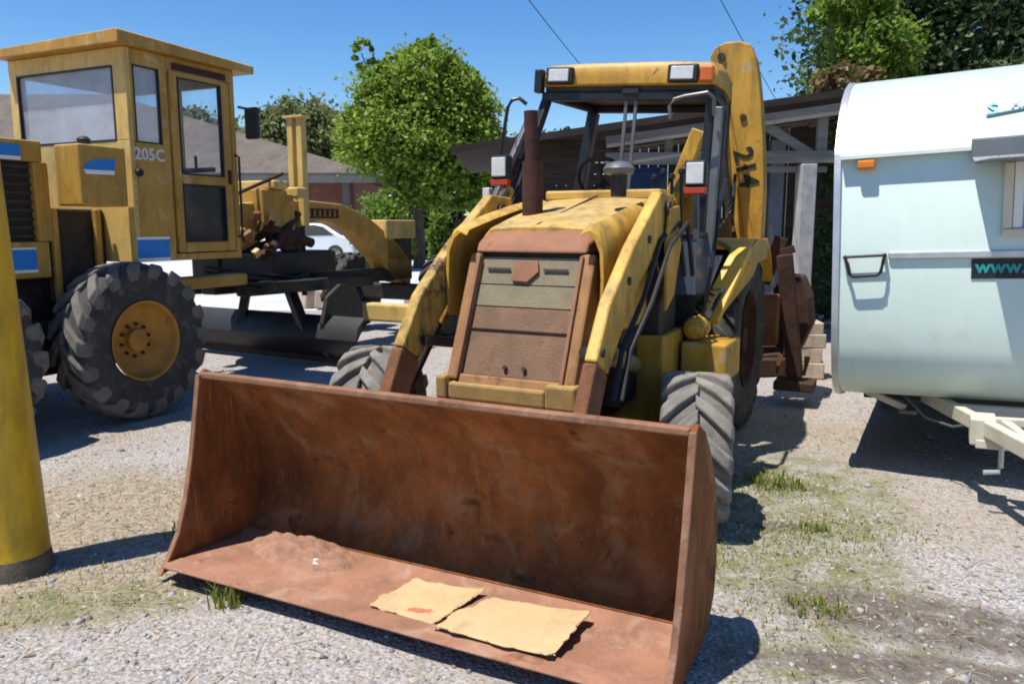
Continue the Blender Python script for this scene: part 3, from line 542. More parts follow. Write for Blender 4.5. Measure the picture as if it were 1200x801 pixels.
for sx, dz in ((-1, .04), (1, -.04)):
    b_ = MB().box(sx * .66 - .065, sx * .66 + .065, 2.42, 2.50, 1.875 + dz, 2.03 + dz).build("work_lamp", 'navy', LO, bevel=.012)
    MB().box(sx * .66 - .052, sx * .66 + .052, 2.408, 2.42, 1.89 + dz, 2.015 + dz).build("lens", 'lens', b_, bevel=.006)
    MB().box(sx * .66 - .064, sx * .66 + .064, 2.415, 2.48, 1.832 + dz, 1.872 + dz).build("reflector", 'red', b_, bevel=.005)
    MB().bar((sx * .66, 2.47, 1.84 + dz), (sx * .66, 2.5, 1.52), .03, .03).build("lamp_bracket", 'grey_steel', b_)
MB().box(-.80, -.745, 2.44, 2.50, 1.72, 1.86).build("indicator_lamp", 'lens', LO, bevel=.008)
sw = MB(); rot = Matrix.Translation((-.20, 3.2, 1.93)) @ Matrix.Rotation(R(-55), 4, 'X'); sw.xf = rot
sw.tube([(.19 * math.cos(a), .19 * math.sin(a), 0) for a in np.linspace(0, 6.283, 29)], .014, 8)
for a in (.5, 2.6, 4.7): sw.tube([(0, 0, -.02), (.19 * math.cos(a), .19 * math.sin(a), 0)], .01, 6)
sw.xf = None; sw.tube([(-.20, 3.2, 1.93), (-.20, 2.9, 1.6)], .025, 8); sw.build("steering_wheel", 'rust_dark', LO, smooth=True)
st_ = MB().box(-.20, .14, 3.62, 3.74, 1.30, 2.05).build("seat", 'seat_blue', LO, bevel=.04)
MB().box(-.22, .16, 3.2, 3.62, 1.2, 1.34).build("seat_cushion", 'seat_blue', st_, bevel=.03)
# levers, hoses, pins and rails that crowd the loader
lv = MB()
for k in range(4): lv.tube([(.22 + .07 * k, 3.05, 1.15), (.24 + .07 * k, 3.0 - .03 * k, 1.92 + .03 * (k % 2))], .011, 6)
lv2 = lv.build("control_levers", 'black', LO, smooth=True)
kn = MB()
for k in range(4): kn.lathe([(.001, -.025), (.022, -.012), (.022, .012), (.001, .025)], (.24 + .07 * k, 3.0 - .03 * k, 1.93 + .03 * (k % 2)), 'z', 10)
kn.build("lever_knobs", 'black', lv2, smooth=True)
hz = MB()
for k, (x, dy) in enumerate(((.50, .0), (.47, .05), (.60, .03), (.64, .08))):
    hz.tube([(x, 2.45 + dy, 1.30), (x + .02, 2.2 + dy, 1.62), (x, 1.9 + dy, 1.58 - .03 * k), (x + .015, 1.6, 1.30 - .03 * k), (x, 1.3, 1.0), (x + .01, 1.15, .78)], .014, 7)
hz.build("arm_hoses", 'black', LO, smooth=True)
hp = MB()
for k in range(6): hp.tube([(.64 + .015 * k, 2.5, .95), (.68 + .02 * k, 2.62 + .03 * k, 1.0 + .04 * k), (.60 + .02 * k, 2.75, 1.05 + .03 * k), (.58, 2.95, .95)], .013, 6)
hp.build("tank_hoses", 'grease', LO, smooth=True)
MB().lathe([(.03, -.02), (.032, .0), (.06, .01), (.075, .04), (.075, .16), (.06, .20), (.001, .205)], (.68, 2.42, .975), 'y', 18).build("air_cleaner", 'boom_yellow', LO, smooth=True)
for y, z in ((1.05, 1.02), (1.42, 1.33), (1.75, 1.53)): MB().lathe([(.022, -.042), (.022, .042)], (.555, y, z), 'x', 10).build("grease_bolt", 'grease', LO)
MB().tube([(.70, 2.55, 1.0), (.76, 2.5, 1.35), (.78, 2.6, 1.75), (.74, 2.9, 1.9)], .014, 8).build("grab_rail", 'navy', LO, smooth=True)
MB().tube([(-.64, 2.92, 2.35), (-.74, 2.72, 2.0), (-.79, 2.55, 1.72), (-.80, 2.5, 1.60)], .016, 8).build("grab_rail", 'navy', LO, smooth=True)
MB().bar((-.02, 1.64, 1.606), (-.02, 2.58, 1.797), .016, .008).build("hood_seam", 'rust_dark', LO)
# backhoe at the rear
BO = [(.155, 3.00), (.15, 3.10), (.19, 3.17), (.27, 3.205), (.40, 3.205), (.49, 3.17), (.54, 3.05), (.57, 2.90), (.605, 2.66), (.64, 2.30), (.655, 2.08), (.665, 1.88), (.66, 1.42), (.62, 1.24), (.55, 1.28), (.51, 1.52), (.46, 1.83), (.40, 2.20), (.365, 2.45), (.325, 2.80), (.30, 2.93), (.24, 2.93)]
bo = MB().prism(BO, 'y', 4.96, 5.14).build("backhoe_boom", 'boom_yellow', LO, bevel=.012)
MB().prism([(.20, 3.0), (.30, 2.9), (.36, 2.45), (.44, 1.9), (.52, 1.5), (.46, 1.42), (.36, 1.8), (.30, 2.2), (.25, 2.7)], 'y', 5.0, 5.1).build("boom_side_plate", 'boom_yellow', bo, bevel=.01)
MB().lathe([(.035, -.02), (.035, .02)], (.25, 4.955, 3.08), 'y', 14).build("pivot_pin", 'grease', bo)
MB().lathe([(.03, -.012), (.03, .012)], (.46, 4.955, 2.55), 'y', 12).build("bolt_head", 'rust_dark', bo)
lettering("boom_lettering", "214", .235, 'black_letter', bo, basis((.385, 4.955, 2.27), (.10, 0, -.44), (.44, 0, .10)), .003)
dp = MB().bar((.20, 4.45, 2.40), (-.06, 4.45, 1.74), .11, .12).build("dipper_arm", 'loader_yellow', LO, bevel=.012)
MB().bar((.14, 4.40, 2.10), (.02, 4.40, 1.90), .05, .05).lathe([(.05, -.08), (.05, .08)], (-.03, 4.45, 1.80), 'y', 12).build("dipper_pin", 'grease', dp)
MB().bar((.33, 4.8, 2.5), (.42, 4.8, 1.55), .06, .09).build("boom_link", 'boom_yellow', LO, bevel=.01)
MB().tube([(.36, 4.75, 2.75), (.34, 4.75, 2.2), (.44, 4.7, 1.6)], .035, 10).build("boom_ram", 'grease', LO, smooth=True)
hs = MB()
for k in range(5): hs.tube([(.38 + .02 * k, 4.7, 1.25), (.33 + .035 * k, 4.65 - .05 * k, 1.55 + .04 * k), (.45, 4.7, 1.85 - .05 * k), (.42, 4.9, 2.05)], .015, 6)
hs.build("hydraulic_hoses", 'black', LO, smooth=True)
MB().prism([(-.05, 1.52), (.22, 1.55), (.24, 1.96), (.05, 1.98), (-.02, 1.75)], 'y', 4.55, 4.62).build("backhoe_frame", 'boom_yellow', LO, bevel=.01)
MB().box(-.85, .85, 4.85, 5.0, .55, 1.0).build("rear_frame", 'rust', LO, bevel=.02)
for sx in (-1, 1):
    sl = MB().bar((sx * .86, 5.0, 1.35), (sx * 1.0, 5.05, .25), .13, .13).build("stabiliser_leg", 'rust_dark', LO, bevel=.01)
    MB().box(sx * 1.0 - .17, sx * 1.0 + .17, 4.9, 5.22, .14, .22).build("stabiliser_pad", 'rust_dark', sl, bevel=.01)
MB().bar((.66, 5.2, 1.08), (.80, 5.22, 1.50), .10, .12).bar((.58, 5.18, 1.28), (.92, 5.2, 1.40), .06, .07).build("boom_swing_link", 'rust_dark', LO, bevel=.008)
dg = MB().prism([(.74, 1.02), (.83, 1.15), (.98, 1.14), (1.06, .95), (1.09, .70), (1.0, .46), (.86, .38), (.74, .55)], 'y', 5.25, 5.7).build("digging_bucket", 'rust_dark', LO, bevel=.02)
for k in range(4): MB().bar((.84 + .08 * k, 5.22 - .01 * k, .42), (.82 + .08 * k, 5.2, .24), .05, .03, .02, .02).build("bucket_tooth", 'rust', dg)

# on and in the bucket
LM = LO.matrix_basis.copy() if False else Matrix.Translation((-.577, 2.89, 0)) @ Matrix.Rotation(-R(26.5), 4, 'Z')
def on_loader(o): o.matrix_world = LM @ Matrix.Translation((0, -.015, 0)); return o
def cardsheet(c, z, label, wav, seed):
    """bent sheet between four corners, with torn edges"""
    n = 26; b_ = MB(); A, B_, C_, D = (Vector(p) for p in c)
    for j in range(n):
        for i in range(n):
            u, v = i / (n - 1), j / (n - 1); p = A * (1 - u) * (1 - v) + B_ * u * (1 - v) + C_ * u * v + D * (1 - u) * v
            for k, (e_, d) in enumerate(((u, Vector((1, 0))), (1 - u, Vector((-1, 0))), (v, Vector((0, 1))), (1 - v, Vector((0, -1))))):
                if e_ == 0: p = p + d * max(0, .012 + .03 * mnoise.noise((p.x * 9 + seed, p.y * 9, k * 3)) + .012 * mnoise.noise((p.x * 40, p.y * 40, seed)))
            b_.v.append((p.x, p.y, z + wav(u, v) + .004 * mnoise.noise((p.x * 8, p.y * 8, seed))))
    b_.f = [(j * n + i, j * n + i + 1, (j + 1) * n + i + 1, (j + 1) * n + i) for j in range(n - 1) for i in range(n - 1)]
    o = b_.build("cardboard_sheet", 'card', smooth=True); sm = o.modifiers.new("thickness", 'SOLIDIFY'); sm.thickness = .005
    on_loader(o); return tag(o, label, "cardboard", "flattened cardboard pieces in the bucket")
c1 = cardsheet([(-.065, .10), (.265, .075), (.325, .445), (-.02, .385)], .066, "smaller torn cardboard sheet with red print, on the left of the bucket floor", lambda u, v: .012 * max(0, v - .8) * 5 * .5 + .01 * max(0, .15 - u) * 5 + .010 * abs(u - .55) + .004 * abs(v - .4), 1.3)
cardsheet([(.275, .025), (.81, .03), (.81, .42), (.375, .36)], .089, "larger plain cardboard sheet with its near edge curling up in the bucket", lambda u, v: .05 * max(0, .25 - v) ** 1.5 + .03 * max(0, u - .85) + .022 * abs(u - .5) - .008 * abs(v - .6), 4.1)
cm = mat("printed_cardboard", (.50, .36, .19), .85, var=.08, vscale=4, dust=.2, dustc=(.42, .28, .15), bump=.1, grime=.2, grimec=(.3, .19, .1)); nt = cm.node_tree; bs = nt.nodes["Principled BSDF"]; src = bs.inputs["Base Color"].links[0].from_socket
tc = _n(nt, "ShaderNodeTexCoord"); mp = _n(nt, "ShaderNodeMapping"); mp.vector_type = 'TEXTURE'; mp.inputs["Location"].default_value = (.16, .16, .07); mp.inputs["Rotation"].default_value = (0, 0, .25); mp.inputs["Scale"].default_value = (.10, .035, 1)
nt.links.new(tc.outputs["Object"], mp.inputs[0]); ln = _n(nt, "ShaderNodeVectorMath", operation='LENGTH'); nt.links.new(mp.outputs[0], ln.inputs[0])
nz = _n(nt, "ShaderNodeTexNoise"); nz.inputs["Scale"].default_value = 45; nz.inputs["Detail"].default_value = 5; nt.links.new(tc.outputs["Object"], nz.inputs["Vector"])
ad = _n(nt, "ShaderNodeMath", operation='ADD'); nt.links.new(ln.outputs["Value"], ad.inputs[0]); nt.links.new(nz.outputs[0], ad.inputs[1])
mr = _n(nt, "ShaderNodeMapRange"); nt.links.new(ad.outputs[0], mr.inputs[0]); mr.inputs[1].default_value = 1.15; mr.inputs[2].default_value = .95; mr.inputs[4].default_value = .8
mx = _n(nt, "ShaderNodeMix", data_type='RGBA'); nt.links.new(mr.outputs[0], mx.inputs[0]); nt.links.new(src, mx.inputs[6]); mx.inputs[7].default_value = (.42, .09, .05, 1); nt.links.new(mx.outputs[2], bs.inputs["Base Color"])
c1.data.materials[0] = cm
def lump(name, m, c, rx, ry, h, n=26, seed=0., parent=None):
    b_ = MB(); b_.v = []; 
    for j in range(n):
        for i in range(n):
            u, v = i / (n - 1) * 2 - 1, j / (n - 1) * 2 - 1; r = math.hypot(u, v); e = max(0, 1 - r * r * (1 + .5 * mnoise.noise((u * 2 + seed, v * 2, 1))))
            z = h * e ** 1.2 * (1 + .6 * mnoise.noise((u * 3 + seed, v * 3, 4))) + .25 * h * mnoise.noise((u * 9, v * 9, seed)) * min(1, e * 3) - .006
            b_.v.append((c[0] + u * rx, c[1] + v * ry, c[2] + z))
    b_.f = [(j * n + i, j * n + i + 1, (j + 1) * n + i + 1, (j + 1) * n + i) for j in range(n - 1) for i in range(n - 1)]
    return b_.build(name, m, parent, smooth=True)
tag(on_loader(lump("soil_heap", 'soil', (-.68, .42, .042), .36, .19, .075, seed=2.3)), "low heap of dry reddish soil in the back left of the bucket", "soil")
tag(on_loader(lump("soil_crumbs", 'soil', (.86, .30, .052), .20, .13, .012, seed=5.3)), "thin brown smear of soil on the right of the bucket floor", "soil")
tag(on_loader(MB().obox((-.50, .335, .072), (.06, .04, .016), (.2, .1, .6)).obox((-.46, .35, .074), (.025, .03, .01), (.4, .3, 1.4)).build("litter_scrap", 'litter')), "small crumpled white scrap lying on the bucket floor", "litter")

# ------------------------------------------------------------------ motor grader
GR = thing("motor_grader", "yellow motor grader with blue stripes and a glazed box cab", "motor grader", (-3.137, 6.21, 0), (0, 0, -R(25)))
for y in (.25, -1.25):
    for x, f in ((-.18, 1), (-2.12, -1)): tyre(GR, "rear_wheel", (x, y, .655), .655, .38, .32, 18, .034, 'rim_yellow', 'tread_dark', f, 0, .1)
for x, f in ((-.3, 1), (-2.0, -1)): tyre(GR, "front_wheel", (x, 5.75, .60), .60, .34, .30, 18, .04, 'rust_dark', 'rubber', f)
for sx in (-.62, -1.85): MB().box(sx, sx + .17, -1.7, .75, .42, .86).build("tandem_case", 'grease', GR, bevel=.04)
MB().bar((-2.0, 5.75, .62), (-.3, 5.75, .62), .2, .24).build("front_axle", 'grease', GR, bevel=.03)
MB().box(-1.6, -.65, -2.9, .7, .75, 1.24).build("rear_frame", 'grease', GR, bevel=.03)
MB().box(-1.75, -.52, -.19, .33, 1.0, 1.74).build("transmission_bulkhead", 'grease', GR, bevel=.02)
for x in (-.50, -.42): pass
MB().box(-.51, -.46, -.18, -.13, 1.0, 1.74).box(-.51, -.46, .20, .25, 1.0, 1.74).box(-.51, -.46, -.128, .198, .98, 1.05).build("bulkhead_frame", 'grader_yellow', GR, bevel=.01)
# engine hood
hd = MB()
hd.box(-1.85, -.46, -3.0, -.22, 2.09, 2.25).box(-1.85, -.46, -3.0, -.22, 1.20, 1.48).box(-1.85, -.46, -.30, -.18, 1.482, 2.088).box(-1.85, -.46, -.66, -.545, 1.482, 2.088).box(-1.85, -.46, -3.0, -2.6, 1.482, 2.088)
ho = hd.build("engine_hood", 'grader_yellow', GR, bevel=.012)
MB().box(-1.80, -.52, -2.6, -.30, 1.48, 2.09).build("side_grille", 'black', ho)
gl = MB()
for k in range(9): gl.box(-.52, -.50, -.545, -.30, 1.51 + k * .066, 1.535 + k * .066)
gl.build("grille_bars", 'grease', ho)
MB().box(-.46, -.455, -3.0, -.395, 2.125, 2.21).build("blue_stripe", 'blue', ho); MB().box(-.46, -.4545, -3.0, -.395, 2.095, 2.122).build("white_stripe", 'white', ho)
MB().box(-.46, -.455, -.56, -.335, 1.27, 1.42).build("blue_stripe", 'blue', ho); MB().box(-.46, -.4545, -.56, -.335, 1.245, 1.267).build("white_stripe", 'white', ho); MB().box(-.46, -.4545, -.56, -.335, 1.423, 1.437).build("white_stripe", 'white', ho)
# fuel tank beside the hood
ft = MB().box(-.33, -.05, -.215, .20, 1.755, 2.22).build("fuel_tank", 'grader_yellow', GR, bevel=.015)
MB().prism([(-.185, 2.05), (-.10, 2.105), (.10, 2.125), (.085, 2.035), (-.175, 2.03)], 'x', -.05, -.046).build("blue_swoosh", 'blue', ft)
MB().prism([(-.178, 2.027), (.085, 2.032), (.083, 2.00), (-.165, 1.995)], 'x', -.05, -.0455).build("white_stripe", 'white', ft)
MB().lathe([(.045, 0), (.05, .05), (.03, .07), (.001, .075)], (-.20, -.05, 2.22), 'z', 14).build("filler_cap", 'black', ft, smooth=True)
# cab
XR, XL, Y0, Y1, Z0, Z1 = -.15, -1.62, .33, 1.52, 1.30, 3.038
cb = MB()
# rear wall round its big window
cb.box(XL, XR, Y0, Y0 + .05, Z0, 2.30).box(XL, XL + .11, Y0, Y0 + .05, 2.30, Z1).box(-.30, XR, Y0, Y0 + .05, 2.30, Z1)
cb.box(XL + .11, -.30, Y0, Y0 + .05, 2.90, Z1)
rw_ = cb.build("rear_wall", 'grader_pale', GR, bevel=.006)
MB().box(XL + .10, -.29, Y0 + .02, Y0 + .027, 2.28, 2.95).build("window_pane", 'cab_glass', rw_)
sw_ = MB(); x0, x1 = XR - .05, XR
sw_.box(x0, x1, Y0 + .052, .74, Z0, 2.29).box(x0, x1, Y0 + .052, .40, 2.29, Z1).box(x0, x1, .66, .74, 2.29, Z1).box(x0, x1, .40, .66, 2.91, Z1).box(x0, x1, .742, Y1, 2.93, Z1).box(x0, x1, 1.46, Y1, Z0, 2.93).box(x0, x1, .742, 1.46, Z0, 1.36)
sd_w = sw_.build("side_wall", 'grader_yellow', GR, bevel=.006)
MB().box(x0 + .02, x0 + .027, .40, .66, 2.29, 2.91).build("window_pane", 'cab_glass', sd_w)
MB().lathe([(.022, 0), (.035, .02), (.03, .04), (.001, .045)], (XR, .385, 2.04), 'x', 14).build("fuel_cap", 'black', sd_w, smooth=True)
MB().box(XR, XR + .004, .335, .665, 1.335, 1.485).build("blue_stripe", 'blue', sd_w); MB().box(XR, XR + .0045, .335, .665, 1.305, 1.332).build("white_stripe", 'white', sd_w); MB().box(XR, XR + .0045, .335, .665, 1.488, 1.51).build("white_stripe", 'white', sd_w)
lettering("model_lettering", "205C", .14, 'white_worn', sd_w, basis((XR + .003, .362, 2.15), (0, 1, 0), (0, 0, 1)))
MB().box(-1.515, -1.50, Y0 - .004, Y0 + .03, 2.302, 2.90).box(-.315, -.30, Y0 - .004, Y0 + .03, 2.302, 2.89).box(-1.50, -.315, Y0 - .004, Y0 + .03, 2.298, 2.313).box(-1.50, -.315, Y0 - .004, Y0 + .03, 2.887, 2.902).build("window_gasket", 'black', rw_)
MB().box(XR - .03, XR + .003, .40, .41, 2.29, 2.91).box(XR - .03, XR + .003, .65, .66, 2.29, 2.91).box(XR - .03, XR + .003, .41, .65, 2.29, 2.30).box(XR - .03, XR + .003, .41, .65, 2.90, 2.91).build("window_gasket", 'black', sd_w)
MB().tube([(XR + .004, 1.49, 1.5), (XR + .05, 1.49, 1.52), (XR + .05, 1.49, 2.25), (XR + .004, 1.49, 2.27)], .012, 8).build("grab_handle", 'black', sd_w, smooth=True)
for k in range(9): MB().lathe([(.008, 0), (.006, .006), (.001, .007)], (XR, .36, 1.6 + k * .065), 'x', 6).build("rivet", 'grader_yellow', sd_w)
# door
dr = MB(); x0, x1 = XR - .035, XR + .012
dr.box(x0, x1, .762, .84, 1.37, 2.92).box(x0, x1, 1.34, 1.44, 1.37, 2.92).box(x0, x1, .84, 1.34, 1.37, 1.46).box(x0, x1, .84, 1.34, 1.97, 2.055).box(x0, x1, .84, 1.34, 2.88, 2.92)
do = dr.build("door", 'grader_yellow', GR, bevel=.008)
MB().box(x0 + .012, x0 + .018, .84, 1.34, 1.46, 1.97).build("lower_pane", 'dim_glass', do); MB().box(x0 + .012, x0 + .018, .84, 1.34, 2.055, 2.88).build("upper_pane", 'clear_glass', do)
for z0, z1 in ((1.46, 1.97), (2.055, 2.88)): MB().box(x0 + .006, x1 + .003, .84, .852, z0, z1).box(x0 + .006, x1 + .003, 1.328, 1.34, z0, z1).box(x0 + .006, x1 + .003, .852, 1.328, z0, z0 + .012).box(x0 + .006, x1 + .003, .852, 1.328, z1 - .012, z1).build("pane_gasket", 'black', do)
MB().box(x1, x1 + .03, 1.38, 1.40, 1.99, 2.12).build("door_handle", 'black', do, bevel=.006)
for z in (1.45, 1.75, 2.6): MB().box(x1, x1 + .012, .765, .80, z, z + .07).build("door_hinge", 'grader_yellow', do)
MB().box(XL, XL + .05, .382, Y1, Z0, 2.0).box(XL, XL + .05, .382, .45, 2.0, Z1).box(XL, XL + .05, Y1 - .07, Y1, 2.0, Z1).box(XL, XL + .05, .45, Y1 - .07, 2.9, Z1).build("far_wall", 'grader_yellow', GR, bevel=.006)
MB().box(XL + .05, XR - .05, Y1 - .05, Y1, Z0, 1.9).box(XL + .05, XR - .05, Y1 - .05, Y1, 2.9, Z1).box(-.9, -.82, Y1 - .05, Y1, 1.9, 2.9).build("front_wall", 'grader_yellow', GR, bevel=.006)
MB().box(XL + .05, XR - .05, .385, Y1 - .05, Z0 + .01, 1.40).build("cab_floor", 'grease', GR)
gs = MB().box(-1.15, -.75, .75, .86, 1.6, 2.35).build("operator_seat", 'black', GR, bevel=.04); MB().box(-1.15, -.75, .862, 1.25, 1.4, 1.75).build("seat_cushion", 'black', gs, bevel=.04)
MB().bar((-.9, 1.42, 1.4), (-.9, 1.25, 2.12), .12, .12).bar((-1.25, 1.36, 2.13), (-.28, 1.36, 2.13), .03, .045).bar((-.35, 1.2, 2.13), (-.35, 1.2, 2.25), .025, .025).build("control_console", 'black', GR, bevel=.01)
rf = MB().loft([[(XL - .02, .22, 3.04), (-.075, .22, 3.04), (-.075, .22, 3.135), (-.09, .22, 3.15), (XL + .02, .22, 3.12), (XL - .02, .22, 3.11)],
                [(XL - .02, 1.72, 3.04), (-.075, 1.72, 3.04), (-.075, 1.72, 3.105), (-.09, 1.72, 3.12), (XL + .02, 1.72, 3.09), (XL - .02, 1.72, 3.08)]]).build("cab_roof", 'grader_yellow', GR, bevel=.01)
MB().box(XL + .06, XR - .06, Y0 + .06, Y1 - .06, 3.0, 3.036).build("roof_lining", 'black', GR)
MB().box(-.152, -.13, .80, 1.40, 2.935, 2.99).build("header_plate", 'rust_dark', GR)
mr = MB().bar((-.14, 1.55, 2.72), (-.06, 1.72, 2.70), .02, .02).build("mirror_bracket", 'black', GR); MB().box(-.215, -.06, 1.70, 1.76, 2.44, 2.74).build("mirror", 'black', mr, bevel=.02)
# main frame, gooseneck
NK = [(1.52, 1.30), (2.35, 1.30), (2.7, 1.42), (3.3, 1.66), (3.95, 1.68), (4.5, 1.54), (5.1, 1.15), (5.45, .80), (5.9, .72), (5.95, 1.05), (5.6, 1.34), (5.1, 1.60), (4.75, 1.77), (4.25, 1.89), (3.5, 1.92), (3.0, 1.90), (2.3, 1.84), (1.52, 1.80)]
mf = MB().prism(NK, 'x', -1.28, -1.0).build("main_frame", 'grader_yellow', GR, bevel=.02)
MB().box(-1.0, -.992, 3.50, 4.16, 1.70, 1.82).build("beam_plate", 'rust_dark', mf)
for k in range(6): MB().box(-.992, -.986, 3.56 + .1 * k, 3.585 + .1 * k, 1.72, 1.80).build("plate_slot", 'grader_yellow', mf)
MB().box(-1.45, -.95, 5.20, 5.98, 1.42, 1.69).build("front_box", 'grader_pale', GR, bevel=.015); MB().box(-1.40, -1.0, 5.28, 5.95, .80, 1.418).build("front_bolster", 'grease', GR, bevel=.02)
sa = MB().box(-1.42, -.86, 2.62, 3.15, 1.55, 2.02).build("saddle", 'grader_yellow', GR, bevel=.02)
MB().box(-1.5, -.80, 2.75, 2.98, 2.02, 2.12).box(-1.62, -.70, 3.02, 3.2, 1.93, 2.05).build("saddle_cap", 'grader_pale', sa, bevel=.02)
for x in (-1.12, -.98):
    lc = MB().box(x, x + .085, 3.36, 3.46, 1.60, 2.90).build("blade_lift_post", 'grader_pale', GR, bevel=.012)
MB().box(-1.16, -.86, 3.33, 3.49, 2.885, 2.915).build("lift_post_cap", 'grader_pale', GR, bevel=.006)
MB().tube([(-.98, 3.41, 1.62), (-.98, 3.41, .75)], .035, 10).build("lift_rod", 'grease', GR, smooth=True)
vc = MB()
for p_, q_, r_ in (((-1.1, 2.3, 1.9), (-.8, 2.9, 2.2), .02), ((-.9, 2.6, 1.6), (-.75, 3.3, 1.4), .06), ((-1.3, 2.2, 1.2), (-.8, 3.0, 1.45), .07), ((-.7, 2.5, 1.3), (-.95, 3.3, 1.75), .05)): vc.tube([p_, q_], r_, 10)
vc.build("hydraulic_lines", 'rust_dark', GR, smooth=True)
for k in range(16):
    MB().obox((-1.0 + random.uniform(-.05, .3), 2.2 + random.uniform(0, .8), 1.42 + random.uniform(-.2, .3)), (random.uniform(.05, .11), random.uniform(.06, .16), random.uniform(.05, .12)), (random.random(), random.random(), random.random())).build("valve_block", random.choice(['rust', 'grease', 'rust_dark', 'grader_pale', 'surround_rust']), GR, bevel=.01)
MB().box(-1.25, -.82, 1.9, 2.7, .98, 1.298).build("hydraulic_tank", 'navy', GR, bevel=.03); MB().box(-1.3, -.85, 2.72, 3.9, 1.02, 1.30).box(-1.0, -.9, 3.0, 3.3, 1.302, 1.6).build("circle_carriage", 'grease', GR, bevel=.03)
hz = MB()
for k in range(4): hz.tube([(-.62, 1.5, 1.2 - .05 * k), (-.60, 2.2, 1.1 - .06 * k), (-.75, 3.0, 1.0 - .04 * k), (-.95, 3.6, 1.1)], .016, 6)
hz.build("grader_hoses", 'black', GR, smooth=True)
MB().prism([(2.85, .12), (3.0, .06), (3.35, .10), (3.55, .32), (3.58, .62), (3.45, .86), (3.15, .93), (2.9, .80), (2.8, .5)], 'x', -.28, -.22).build("blade_end_plate", 'grease', GR, bevel=.015)
MB().box(-.62, -.45, .6, 1.9, 1.0, 1.12).build("side_rail", 'grader_yellow', GR, bevel=.02)
MB().bar((-1.12, 2.0, .95), (-1.12, 5.6, .90), .22, .18).bar((-.75, 2.1, .92), (-1.05, 4.9, .84), .14, .15).bar((-1.5, 2.1, .92), (-1.2, 4.9, .84), .14, .15).build("drawbar", 'grease', GR, bevel=.02)
MB().lathe([(.55, -.06), (.72, -.06), (.72, .06), (.55, .06)], (-1.12, 2.9, .93), 'z', 36).build("turntable_circle", 'grease', GR)
mb_ = MB(); mb_.sheet([(.20, .06), (.03, .18), (-.03, .33), (.02, .48), (.14, .58)], .03, -1.75, 1.15)
mb = mb_.build("moldboard", 'black', GR, smooth=True); mb.location = (-.88, 2.85, 0); mb.rotation_euler = (0, 0, R(-4))
MB().box(-1.75, 1.15, .16, .23, .02, .12).build("cutting_edge", 'rust_dark', mb, bevel=.004)
for x in (-.75, .35): MB().bar((x, .05, .35), (x * .6 - .2, .12, .93), .12, .1).build("blade_bracket", 'grease', mb, bevel=.01)
MB().box(-.95, .05, 4.32, 4.52, .34, .58).build("scarifier_bar", 'grader_pale', GR, bevel=.03)
MB().bar((-.9, 4.42, .45), (-1.1, 4.6, .86), .12, .12).build("scarifier_arm", 'grease', GR, bevel=.01)

# ------------------------------------------------------------------ yellow steel post
pm = Matrix.Rotation(R(-2.3), 4, 'Y')
PO = thing("yellow_post", "thick yellow painted steel post at the left edge, leaning slightly", "post", (-2.335, 3.50, 0))
MB(pm).lathe([(.142, .07), (.141, 1.2), (.142, 2.4), (.14, 3.4), (.001, 3.42)], (0, 0, 0), 'z', 32).build("post_shaft", 'post_yellow', PO, smooth=True)
MB(pm).lathe([(.155, -.05), (.148, .02), (.145, .065), (.1425, .08), (.001, .081)], (0, 0, 0), 'z', 32).build("post_foot", 'post_foot', PO, smooth=True)

# ------------------------------------------------------------------ caravan
CV = thing("caravan", "white and mint touring caravan with a tow bar and smoky window shield", "caravan", (2.03, 4.96, 0), (0, 0, 0))
CV.rotation_mode = 'XYZ'; CV.rotation_euler = (Matrix.Rotation(-R(29), 3, 'Z') @ Matrix.Rotation(-R(2.2), 3, 'Y')).to_euler()
FRP = [(.50, .46), (.28, .495), (.12, .575), (.04, .69), (.005, .84), (0, 1.0), (0, 2.03)]
TOP = [(.03, 2.07), (.09, 2.16), (.18, 2.28), (.30, 2.39), (.46, 2.48), (.68, 2.555), (1.0, 2.60), (1.6, 2.635), (2.4, 2.65), (3.6, 2.60), (4.1, 2.48), (4.35, 2.2)]
RER = [(4.45, 1.6), (4.42, .9), (4.25, .52), (4.0, .46)]
bd = MB().prism(FRP + TOP + RER, 'x', .07, 2.17).build("body_shell", 'van_mint', CV, smooth=True, bevel=.018)
MB().sheet([(0.003, 2.03)] + TOP, -.008, .085, 2.155).build("roof_skin", 'van_white', CV, smooth=True)
for x in (.052, 2.168): MB().sheet(FRP + TOP, -.016, x, x + .038).build("edge_trim", 'alu', CV, smooth=True)
MB().prism([(0, 2.045), (-.045, 2.02), (-.05, 2.0), (-.042, 2.0), (0, 2.02)], 'x', .09, .785).build("drip_rail", 'van_white', CV)
MB().box(.37, 2.12, -.02, .0, 1.385, 1.43).build("belt_moulding", 'alu', CV, bevel=.008)
MB().tube([(.125, 0, 1.405), (.125, -.045, 1.405), (.145, -.055, 1.36), (.158, -.055, 1.30), (.175, -.055, 1.285), (.315, -.055, 1.295), (.332, -.055, 1.31), (.345, -.05, 1.38), (.35, -.045, 1.412), (.35, 0, 1.415)], .011, 8).build("grab_handle", 'black', CV, smooth=True)
MB().tube([(.125, -.04, 1.405), (.35, -.04, 1.413)], .009, 8).build("handle_bar", 'black', CV, smooth=True)
MB().box(.185, .285, -.055, 0, 1.935, 1.99).build("marker_lamp", 'orange', CV, bevel=.012)
MB().box(.81, 1.95, -.006, 0, 1.265, 1.382).build("web_sticker", 'sticker', CV)
lettering("sticker_lettering", "www.", .105, 'teal', CV, basis((.83, -.008, 1.30), (1, 0, 0), (0, 0, 1)))
RT = basis((.88, .10, 2.215), (1, 0, .02), (0, .12, .13))
lettering("maker_swash", "S", .13, 'pale_teal', CV, basis((.86, .098, 2.208), (1, 0, .05), (0, .12, .13)))
